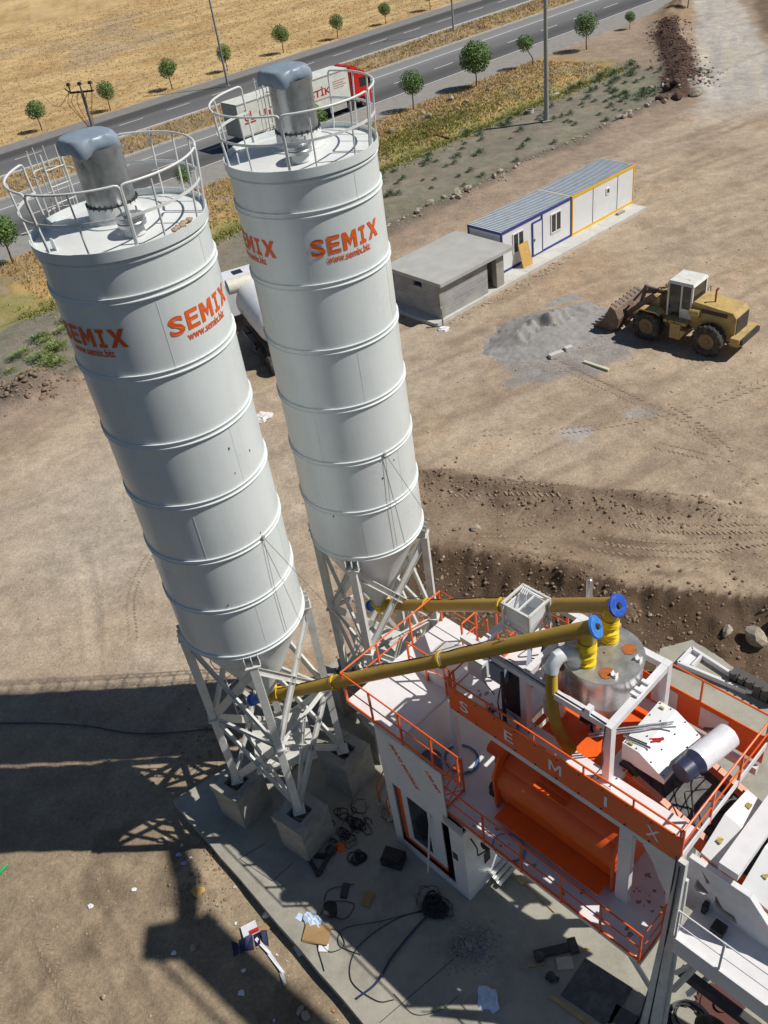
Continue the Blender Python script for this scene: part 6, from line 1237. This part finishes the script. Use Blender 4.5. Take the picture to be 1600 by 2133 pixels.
gcable(U((3.4, -.9), (3.0, -1.5), (3.35, -1.9), (3.9, -1.75), (3.8, -1.3), (3.3, -1.7), (3.5, -2.4), (4.2, -2.6), (4.4, -2.2), (3.9, -2.1), (3.8, -2.6), (4.5, -3.0)), .011, 'curly black cable near the crumpled plastic sheet')
gcable(U((6.2, -2.2), (6.9, -2.2), (7.3, -1.7), (7.4, -1.2)), .007, 'thin dark wire curve left of the pale plastic bag')
P_ = [(-18, 21.6), (-14.3, 20.91), (-12.53, 20.52), (-10.96, 20.07), (-9.57, 19.52), (-8.24, 19.22), (-6.77, 18.92), (-5.2, 18.8)]
pp = crom([(x, y, gz(x, y) + .05) for x, y in P_], 8); single('water_hose', MB().tube([p - Vector((-18, 21.6, 0)) for p in pp], .028, 6), mat('hose_blue_black', (.05, .055, .09), .5), 'dark hose lying across the ground inside the big silo shadow', 'hose', (-18, 21.6, 0))
m = MB()
for k in range(12): coil(m, (random.gauss(0, .03), random.gauss(0, .03), .012 * k), .5 + random.uniform(-.07, .06), 1, .01, .016, .95, .03)
coil(m, (-.12, .1, 0), .3, 2.0, .02, .012)
single('hose_coil', m, CABLE, 'large neat coil of black hose on the slab at bottom right', 'hose', sl(11.75, 1.9), PT)
single('tool_case', MB().box(-.3, .3, -.22, .22, 0, .3).box(-.26, .26, -.18, .18, .3, .34).bar((-.12, -.24, .2), (.12, -.24, .2), .03), BLACK, 'black tool case standing by the cabin window wall', 'case', sl(3.75, .3), PT + .4)
single('metal_frame', MB().bar((-.55, 0, .05), (.1, .1, .05), .12, .1).bar((-.55, 0, .05), (.0, -.5, .05), .12, .1).bar((.1, .1, .1), (.0, -.5, .1), .1).sphere((.1, .25, .12), .16, 10, 6), DARK, 'dark triangular metal bracket lying in front of the front plinth', 'bracket', sl(2.25, -.95), PT + .5, smooth=False)
single('orange_rag', crumple(.17, flat=.4), ORANGE, 'orange rag at the right foot of the front plinth', 'rag', sl(2.3, -.42), PT, smooth=False)
random.seed(31); bases = [([v.co.copy() for v in me_.vertices], [tuple(p.vertices) for p in me_.polygons]) for me_ in R1]; m = MB(); w0 = W(6.85, -.1)
for _ in range(1500):
    a = random.uniform(0, 6.28); q = min(.95, abs(random.gauss(0, .34))); x, y = w0[0] + q * cos(a) * 1.1, w0[1] + q * sin(a) * .85; s_ = random.uniform(.012, .032); V_, F_ = random.choice(bases); z = ST + max(0, .1 - q * .22) * random.random()
    m.add([(x + s_ * v.x, y + s_ * v.y, z + s_ * (v.z + .5)) for v in V_], F_)
o = m.build('gravel', mat('fine_gravel', (.3, .295, .285), .95, 0, .4, 9), smooth=False, fix=False); o['kind'] = 'stuff'
m = MB().tube([(0, 0, .03), (.7, 0, .02), (1.15, 0, .02)], .018).prism([(-.14, -.09), (.1, -.11), (.1, .11), (-.14, .09), (-.2, 0)], lambda x, y: (x, y, .02), lambda x, y: (x, y, .05)); single('shovel', m, WOOD, 'long handled shovel lying on the sunlit slab under the walkway', 'shovel', sl(6.75, 2.15), PT - .12)
m = MB().box(-.55, .55, -.1, .1, 0, .1).box(.35, .55, -.18, .18, 0, .14).sphere((-.45, -.1, .12), .13, 10, 6); single('welding_torch_set', m, DARK, 'dark beam offcut on the sunlit slab below the walkway rail', 'beam', sl(8.5, 1.25), PT + .95)
single('cardboard_piece', MB().box(-.2, .2, -.15, .15, 0, .04), mat('beige_sheet', (.5, .46, .38), .8), 'beige cardboard piece beside the dark beam offcut', 'cardboard', sl(8.85, 1.15), PT + .8, smooth=False)
for u, v, l_, a, lab in ((8.95, 1.65, .5, 1.0, 'thin wooden stick right of the dark beam offcut'), (8.35, .65, .4, .9, 'short light wooden stick left of the small grinder')): single('wooden_stick', MB().bar((-l_ / 2, 0, .02), (l_ / 2, 0, .02), .06, .03), WOOD, lab, 'stick', sl(u, v), PT + a)
m = MB().sphere((0, 0, .1), .12, 10, 6).cyl((0, 0, .1), (.2, .05, .1), .06).box(-.1, .1, -.1, .1, 0, .05); single('angle_grinder', m, DARK, 'small dark power tool on the shadow edge of the slab', 'power tool', sl(8.8, .65), PT)
single('rubber_mat', MB().hexa([(-.65, -.5, 0), (.6, -.6, 0), (.75, .5, 0), (-.5, .6, 0), (-.65, -.5, .03), (.6, -.6, .03), (.75, .5, .03), (-.5, .6, .03)]), BELT, 'square sheet of grey rubber belt on the slab by the bottom edge', 'rubber sheet', sl(9.75, 1.1), PT + .2, smooth=False)
single('rubber_mat', MB().box(-.3, .3, -.3, .3, 0, .03), BELT, 'small rubber offcut beside the tapered support leg', 'rubber sheet', sl(10.65, .95), PT + .2, smooth=False)
for u, v, a, lab in ((9.6, .35, .1, 'weathered plank in the shade left of the rubber sheet'), (10.2, .35, .9, 'plank leaning over the lower edge of the rubber sheet')): single('plank', MB().box(-.55, .55, -.05, .05, 0, .04), WOOD, lab, 'plank', sl(u, v), PT + a, smooth=False)
for u, v, s_, lab, mt in ((8.0, -.75, .3, 'pale blue crumpled plastic bag on the shaded slab', PLAST), (3.3, -2.35, .26, 'crumpled clear plastic sheet near the slab edge', PLAST)): single('plastic_bag', crumple(s_, 11, .4, .35), mt, lab, 'plastic bag', sl(u, v), PT, smooth=False)
single('cardboard_box', MB().hexa([(-.35, -.25, 0), (.35, -.25, 0), (.35, .25, 0), (-.35, .25, 0), (-.35, -.2, .05), (.35, -.28, .1), (.35, .25, .03), (-.33, .25, .08)]), CARD, 'flattened brown cardboard beside the clear plastic sheet', 'cardboard', sl(3.65, -2.5), PT + .6, smooth=False)
single('bucket', MB().cyl((0, 0, 0), (0, 0, .25), .16, .2, n=20), BLACK, 'round black bucket on the slab above the curly cable', 'bucket', sl(3.5, -1.85), PT)
single('paper_sheet', MB().box(-.13, .13, -.1, .1, 0, .01), PAPER, 'white paper sheet on the cardboard near the slab edge', 'paper', sl(4.05, -2.62, .02), PT + .7, smooth=False)
single('paper_sheet', MB().box(-.09, .09, -.09, .09, 0, .01), PLAST, 'small pale paper square left of the black bucket', 'paper', sl(2.95, -2.5), PT + .2, smooth=False)
single('wood_block', MB().box(-.12, .12, -.2, .2, 0, .1), CARD, 'brown wooden block on the shaded slab near the curly cable', 'block', sl(4.0, -.95), PT + .4, smooth=False)
single('dark_brick', MB().box(-.09, .09, -.2, .2, 0, .08), DARK, 'narrow dark block right of the black bucket', 'block', sl(3.35, -1.2), PT + .6, smooth=False)
# litter on the ground left of the slab
def lit(name, mb, mt, lab, cat, x, y, a=0, g=None): return single(name, mb, mt, lab, cat, at(x, y, .02), a, g, smooth=False)
m = MB().hexa([(-.22, -.16, 0), (.2, -.16, 0), (.2, .16, 0), (-.22, .16, 0), (-.22, -.16, .08), (.2, -.14, .13), (.2, .16, .1), (-.22, .16, .06)]); o = lit('paper_sack', m, PAPER, 'white paper sack with red stripe beside the dark blue jacket', 'sack', -5.3, 12.15, .3)
MB().box(-.02, .22, -.17, -.08, .1, .14).build('red_stripe', RED, o)
m = MB()
for k in range(5): m.add([(-.45 + k * .2 + random.uniform(-.08, .08), -.2 + random.uniform(-.06, .06), .03), (-.28 + k * .2, -.22 + random.uniform(-.06, .06), .08 * (k % 2)), (-.25 + k * .2, .14 + random.uniform(-.08, .08), .05), (-.42 + k * .2, .18, .09 * ((k + 1) % 2))], [(0, 1, 2, 3)])
lit('plastic_sack', m, mat('navy_plastic', (.015, .022, .07), .35), 'flat dark blue plastic sack lying below the white paper sack', 'sack', -5.35, 11.8, .2)
for k, (x, y, a, w, l_) in enumerate(((-4.95, 11.65, -.9, .3, 'wider white paper strip right of the dark blue sack'), (-4.6, 11.15, -1.0, .34, 'narrow white paper strip below the wider one'), (-4.42, 10.75, -1.3, .16, 'last small white strip at the lower end of the paper trail'))):
    lit('paper_strip', MB().hexa([(-w, -.05, 0), (w, -.03, 0), (w, .05, 0), (-w, .04, 0), (-w, -.05, .03), (w, -.03, .06), (w, .05, .04), (-w, .04, .05)]), PAPER, l_, 'paper', x, y, a)
lit('cardboard_piece', MB().box(-.16, .16, -.1, .1, 0, .02), CARD, 'brown cardboard piece right of the white paper sack', 'cardboard', -4.95, 12.1, .7)
lit('paper_sheet', MB().box(-.15, .15, -.16, .16, 0, .02), PAPER, 'white square paper lying alone near the slab edge', 'paper', -3.95, 11.45, .5)
lit('paper_sheet', crumple(.12), PAPER, 'crumpled white paper right of the white paper sack', 'paper', -4.85, 12.5, .5)
for x, y, s_, l_ in ((-9.88, 13.56, .1, 'leftmost white scrap on the brown ground'), (-8.69, 13.86, .08, 'white scrap between the hose shadow and the blue litter'), (-5.45, 11.1, .07, 'tiny pale scrap below the blue jacket'), (-7.35, 11.85, .08, 'tiny bluish scrap in the pole shadow'), (-5.5, 10.55, .1, 'grey paper scrap on the lit brown ground'), (-7.45, 14.7, .09, 'lilac paper scrap at the foot of the brace shadows'), (-7.25, 14.35, .08, 'second lilac scrap just below the first')): lit('paper_scrap', crumple(s_, 7), PAPER if 'lilac' not in l_ else mat('lilac_paper', (.45, .42, .75), .6), l_, 'litter', x, y)
lit('cardboard_piece', crumple(.2, 8, .3, .25), PLY, 'ochre cardboard scrap on the clods beside the slab', 'cardboard', -6.75, 13.35)
lit('glass_bottle', MB().cyl((-.12, 0, .05), (.12, 0, .05), .05, n=12).cyl((.12, 0, .05), (.22, 0, .05), .02, n=10), GRN, 'green bottle at the left picture edge', 'bottle', -12.75, 15.1, .9)
lit('crumpled_sheet', crumple(.5, 12, .4, .3), mat('white_sheeting', (.7, .68, .66), .6), 'white crumpled sheet on the ground between the silos', 'sheet', -5.3, 38.4, .2)
lit('wooden_beam', MB().box(-.75, .75, -.08, .08, 0, .1), mat('pale_beam', (.6, .58, .42), .8), 'pale wooden beam lying alone in front of the wheel loader', 'beam', 11.6, 38.1, -.9)
lit('concrete_kerb_stone', MB().box(-.4, .4, -.14, .14, 0, .2), PAVM, 'long pale kerb stone on the grey gravel', 'kerb stone', 10.0, 39.8, .35); lit('concrete_kerb_stone', MB().box(-.22, .22, -.14, .14, 0, .2), PAVM, 'short pale kerb stone behind the long one', 'kerb stone', 10.75, 40.2, .35)
lit('concrete_ring', MB().lathe([(.3, 0), (.36, 0), (.36, .3), (.3, .3)], 24), PAVM, 'white concrete ring on the scrub ground near the ditch', 'ring', 18.6, 83.3)
lit('boulder', crumple(.5, 10, .15, .7), PAVM, 'smooth pale boulder at the ditch edge', 'boulder', 22.4, 88.6)
# steel bracket, block stack right of the plant
m = MB(); wq = STEELW
Q = [(-1.0, -.45), (-1.0, .35), (1.15, .12), (1.15, -.12)]
for a, b in zip(Q, Q[1:] + Q[:1]): m.bar((a[0], a[1], .12), (b[0], b[1], .12), .1, .2)
m.bar((-.6, -.3, .12), (-.6, .25, .12), .08, .2).box(-1.0, -.6, -.35, .3, .05, .07).cyl((1.2, 0, .1), (1.2, 0, .25), .14, n=16)
single('steel_bracket', m, WHITE, 'white triangular steel bracket lying on the slab right of the plant', 'bracket', (9.55, 17.95, ST), radians(-52), smooth=False)
m = MB()
for k in range(6):
    for j in range(2): m.box(-.2, .0, -.75 + k * .26, -.52 + k * .26, j * .25, j * .25 + .24) if (k + j) % 5 else m.box(-.2, .0, -.72 + k * .26, -.54 + k * .26, j * .25, j * .25 + .2)
    m.box(-.2, -.14, -.75 + k * .26, -.7 + k * .26, .49, .57)
m.box(0, .22, -.78, .8, 0, .42); single('formwork_blocks', m, mat('dark_blocks', (.09, .085, .08), .8), 'row of dark blocks standing on the slab at the right picture edge', 'blocks', (10.45, 17.0, ST), radians(-52 + 90), smooth=False)
# loose things on the plant
def pl(u, v, z): w = W(u, v); return (w[0], w[1], z)
single('barrel', MB().cyl((0, 0, 0), (0, 0, .6), .25, n=28).cyl((0, 0, .6), (0, 0, .62), .26, n=28).cyl((0, 0, .3), (0, 0, .32), .258, n=28), mat('barrel_blue', (.1, .14, .25), .4), 'dark blue plastic barrel on the white lower deck', 'barrel', pl(4.5, 1.55, Z1), 0)
single('orange_cloth', crumple(.16), mat('orange_cloth', (.6, .22, .05), .8), 'small orange cloth beside the blue barrel', 'cloth', pl(4.3, 1.35, Z1 + .3), 0, smooth=False)
m = MB(); coil(m, (0, 0, 0), .45, 3, .01, .02, .9, .03); single('blue_hose', m, mat('blue_hose', (.08, .2, .42), .4), 'coiled blue hose on the white lower deck', 'hose', pl(4.75, 2.3, Z1), PT)
m = MB(); coil(m, (0, 0, 0), .42, 2, .01, .012, .8, .05); single('blue_hose', m, mat('blue_hose_thin', (.12, .25, .5), .4), 'thin blue hose loop on the upper deck behind the parapet letter S', 'hose', pl(6.3, 2.15, Z3), PT)
m = MB(); coil(m, (0, 0, 0), .4, 1.6, .01, .012, .8, .05); single('blue_hose', m, MATS['blue_hose_thin'], 'thin blue hose loop on the walkway beside the orange mixer apron', 'hose', pl(7.2, 1.15, Z1), PT)
m = MB().tube([(-.9, .05, .02), (.3, .0, .04), (.9, -.05, .03)], .02).tube([(-.9, -.02, .02), (.2, -.03, .03), (.85, .02, .05)], .018).tube([(-.7, .1, .02), (.9, .08, .03)], .018); single('chain_slings', m, GALV, 'bundle of grey chain slings across the white transfer box', 'chains', pl(8.95, 3.3, 7.44), PT + .85)
for k in range(2): single('angle_iron', MB().box(-.25, .25, -.02, .02, 0, .01).box(-.25, .25, .02, .025, 0, .04), GALV, ('left' if k else 'right') + ' one of two short galvanised angle irons on the transfer box', 'angle iron', pl(9.12 + .1 * k, 3.15 - .03 * k, 7.43), PT + .2, smooth=False)
single('pliers', MB().bar((-.14, -.02, .02), (.06, .0, .02), .03).bar((-.14, .05, .02), (.06, .02, .02), .03).bar((.06, 0, .02), (.14, .01, .02), .05), RED, 'red handled pliers on the white transfer box', 'pliers', pl(9.45, 3.45, 7.4), PT + .9)
for u, v in ((9.1, 3.02), (9.1, 4.2)): MB().bar((u - .05, v, 7.45), (u + .05, v, 7.45), .04).build('box_latch', MATS['brass'], P)
m = MB(); ns = 26
for k in range(ns): a0_, a1_ = 2 * pi * k / ns, 2 * pi * (k + .5) / ns; m.v += [(.5 * cos(a0_), .5 * sin(a0_), .03), (.58 * cos((a0_ + a1_) / 2), .58 * sin((a0_ + a1_) / 2), .03)]
m.f = [tuple(range(2 * ns))]; m.cyl((0, 0, .0), (0, 0, .06), .44, n=32).cyl((0, 0, .06), (0, 0, .12), .14, n=20)
single('sprocket_wheel', m, mat('rusty_sprocket', (.1, .03, .025), .7), 'rusty dark red toothed wheel lying under the conveyor', 'toothed wheel', sl(12.1, 2.7, .02), 0)
# the added shadow caster for the lower left ground is built further below

# tyre tread prints pressed into the dirt
TRD = mat('tread_soil', (.3, .225, .155), .95, 0, .25, 3, .3, 20)
def treads(P_, w, sp_, seed, off=(-1, 1)):
    random.seed(seed); pp_ = crom([(x, y, 0) for x, y in P_], 40); m = MB(); acc = 0
    for a, b in zip(pp_[:-1], pp_[1:]):
        acc += (b - a).length
        if acc < sp_: continue
        acc = 0; d = (b - a).normalized(); s_ = Vector((-d.y, d.x, 0))
        if random.random() < .12 or vnoise(np.array(a.x), np.array(a.y), 2.2, 9) < .3: continue
        for k in off:
            p = a + s_ * (k * w); q = p + s_ * (k * w * .8) + d * (sp_ * .7); z0, z1 = gz(p.x, p.y), gz(q.x, q.y); m.bar((p.x, p.y, z0 - .008), (q.x, q.y, z1 - .008), sp_ * random.uniform(.25, .45), .055)
    o = m.build('tyre_tracks', TRD, smooth=False); o['kind'] = 'stuff'
for i, (P_, w) in enumerate(TRACKS[:3] + TRACKS[5:6]): treads(P_, .16, .2, i)
for i, dx in enumerate((0, 1.9)): treads([(5.2 + dx, 27.6 - dx * .3), (8, 27.2 - dx * .6), (11, 25.6 - dx * .5), (14.5, 24.4 - dx * .3)], .14, .17, 40 + i)
treads([(12, 31.0), (15, 28.4), (17.5, 26.2)], .15, .2, 50); treads([(13.5, 34.0), (14.6, 30.5), (14.8, 27.0)], .15, .22, 51)
treads([(-9.6, 30.2), (-10.4, 26.8), (-10.0, 24.0)], .1, .14, 52); treads([(-11.2, 12.9), (-9.9, 10.9), (-8.8, 9.0)], .09, .13, 53)
# made-up crane out of view, added only to throw the lower left ground shadow
K = thing('shadow_caster', 'made-up lattice crane out of view right of the plant, added to cast a shadow', 'crane', (17.2, 3.4, 0))
m = MB()
for a, b in ((-.6, -.6), (.6, -.6), (.6, .6), (-.6, .6)): m.bar((a, b, 0), (a, b, 22), .14)
for i in range(11):
    for (a, b), (c_, d_) in (((-.6, -.6), (.6, -.6)), ((.6, -.6), (.6, .6)), ((.6, .6), (-.6, .6)), ((-.6, .6), (-.6, -.6))): m.bar((a, b, i * 2), (c_, d_, i * 2 + 2), .07)
m.build('mast', STEELW, K); J0 = Vector((0, 0, 22.2)); J1 = Vector((10.75 - 17.2, 9.9 - 3.4, 22.2)); J2 = Vector((10.15 - 17.2, 12.7 - 3.4, 22.2))  # invented lattice parts, laid out to fit the wanted shadow
MB().bar(J0, J1, 1.3, .12).bar(J0 + Vector((-.5, -.3, .9)), J1 + Vector((-.5, -.3, .9)), .09).bar(J0 + Vector((-.5, -.3, 0)), J0 + Vector((-.5, -.3, .9)), .06).bar(J1 + Vector((-.5, -.3, 0)), J1 + Vector((-.5, -.3, .9)), .06).build('caster_arm', STEELW, K)
MB().bar(J1, J2, .36, .36).build('caster_tip', STEELW, K); MB().box(J1.x - .75, J1.x + .35, J1.y - .7, J1.y + .3, 21.6, 22.8).build('caster_block', STEELW, K, smooth=False)  # sized for the thin stem and wide block of that shadow
MB().box(-2, 2, -2, 2, -.1, .5).build('caster_base', CONC, K, smooth=False)

random.seed(90)
for i in range(26):
    t_ = random.random(); x = -7.4 + t_ * 5 + random.gauss(-.35, .4); y = 15.8 - t_ * 6.7 + random.gauss(-.2, .35); 
    if y < 8.6: continue
    o = MB().hexa([(-.05, -.03, 0), (.05, -.04, 0), (.04, .04, 0), (-.05, .03, 0), (-.05, -.03, .012), (.05, -.04, .02), (.04, .04, .01), (-.05, .03, .025)]).build('litter_scrap', random.choice((PAPER, CARD, PLAST, MATS['beige_sheet'], STONE)), None, at(x, y, .02), random.uniform(0, 6), smooth=False); o.scale = (random.uniform(.5, 1.3),) * 3
    tag(o, 'tiny scrap of litter on the dirt along the slab edge', 'litter', 'litter scraps along the slab edge')
# saw-cut joints on the slab
for (a, b) in (((.55, -1.75), (.35, -2.55)), ((.35, -2.55), (1.6, -2.35)), ((1.6, -2.35), (1.62, -1.6)), ((6.4, -2.9), (6.9, .6)), ((10.2, .8), (10.0, 1.6))):
    p0, p1 = Vector(W(*a, ST + .001)), Vector(W(*b, ST + .001)); o = MB().bar(p0, p1, .018, .004).build('slab_joint', DARK, smooth=False); o['kind'] = 'structure'
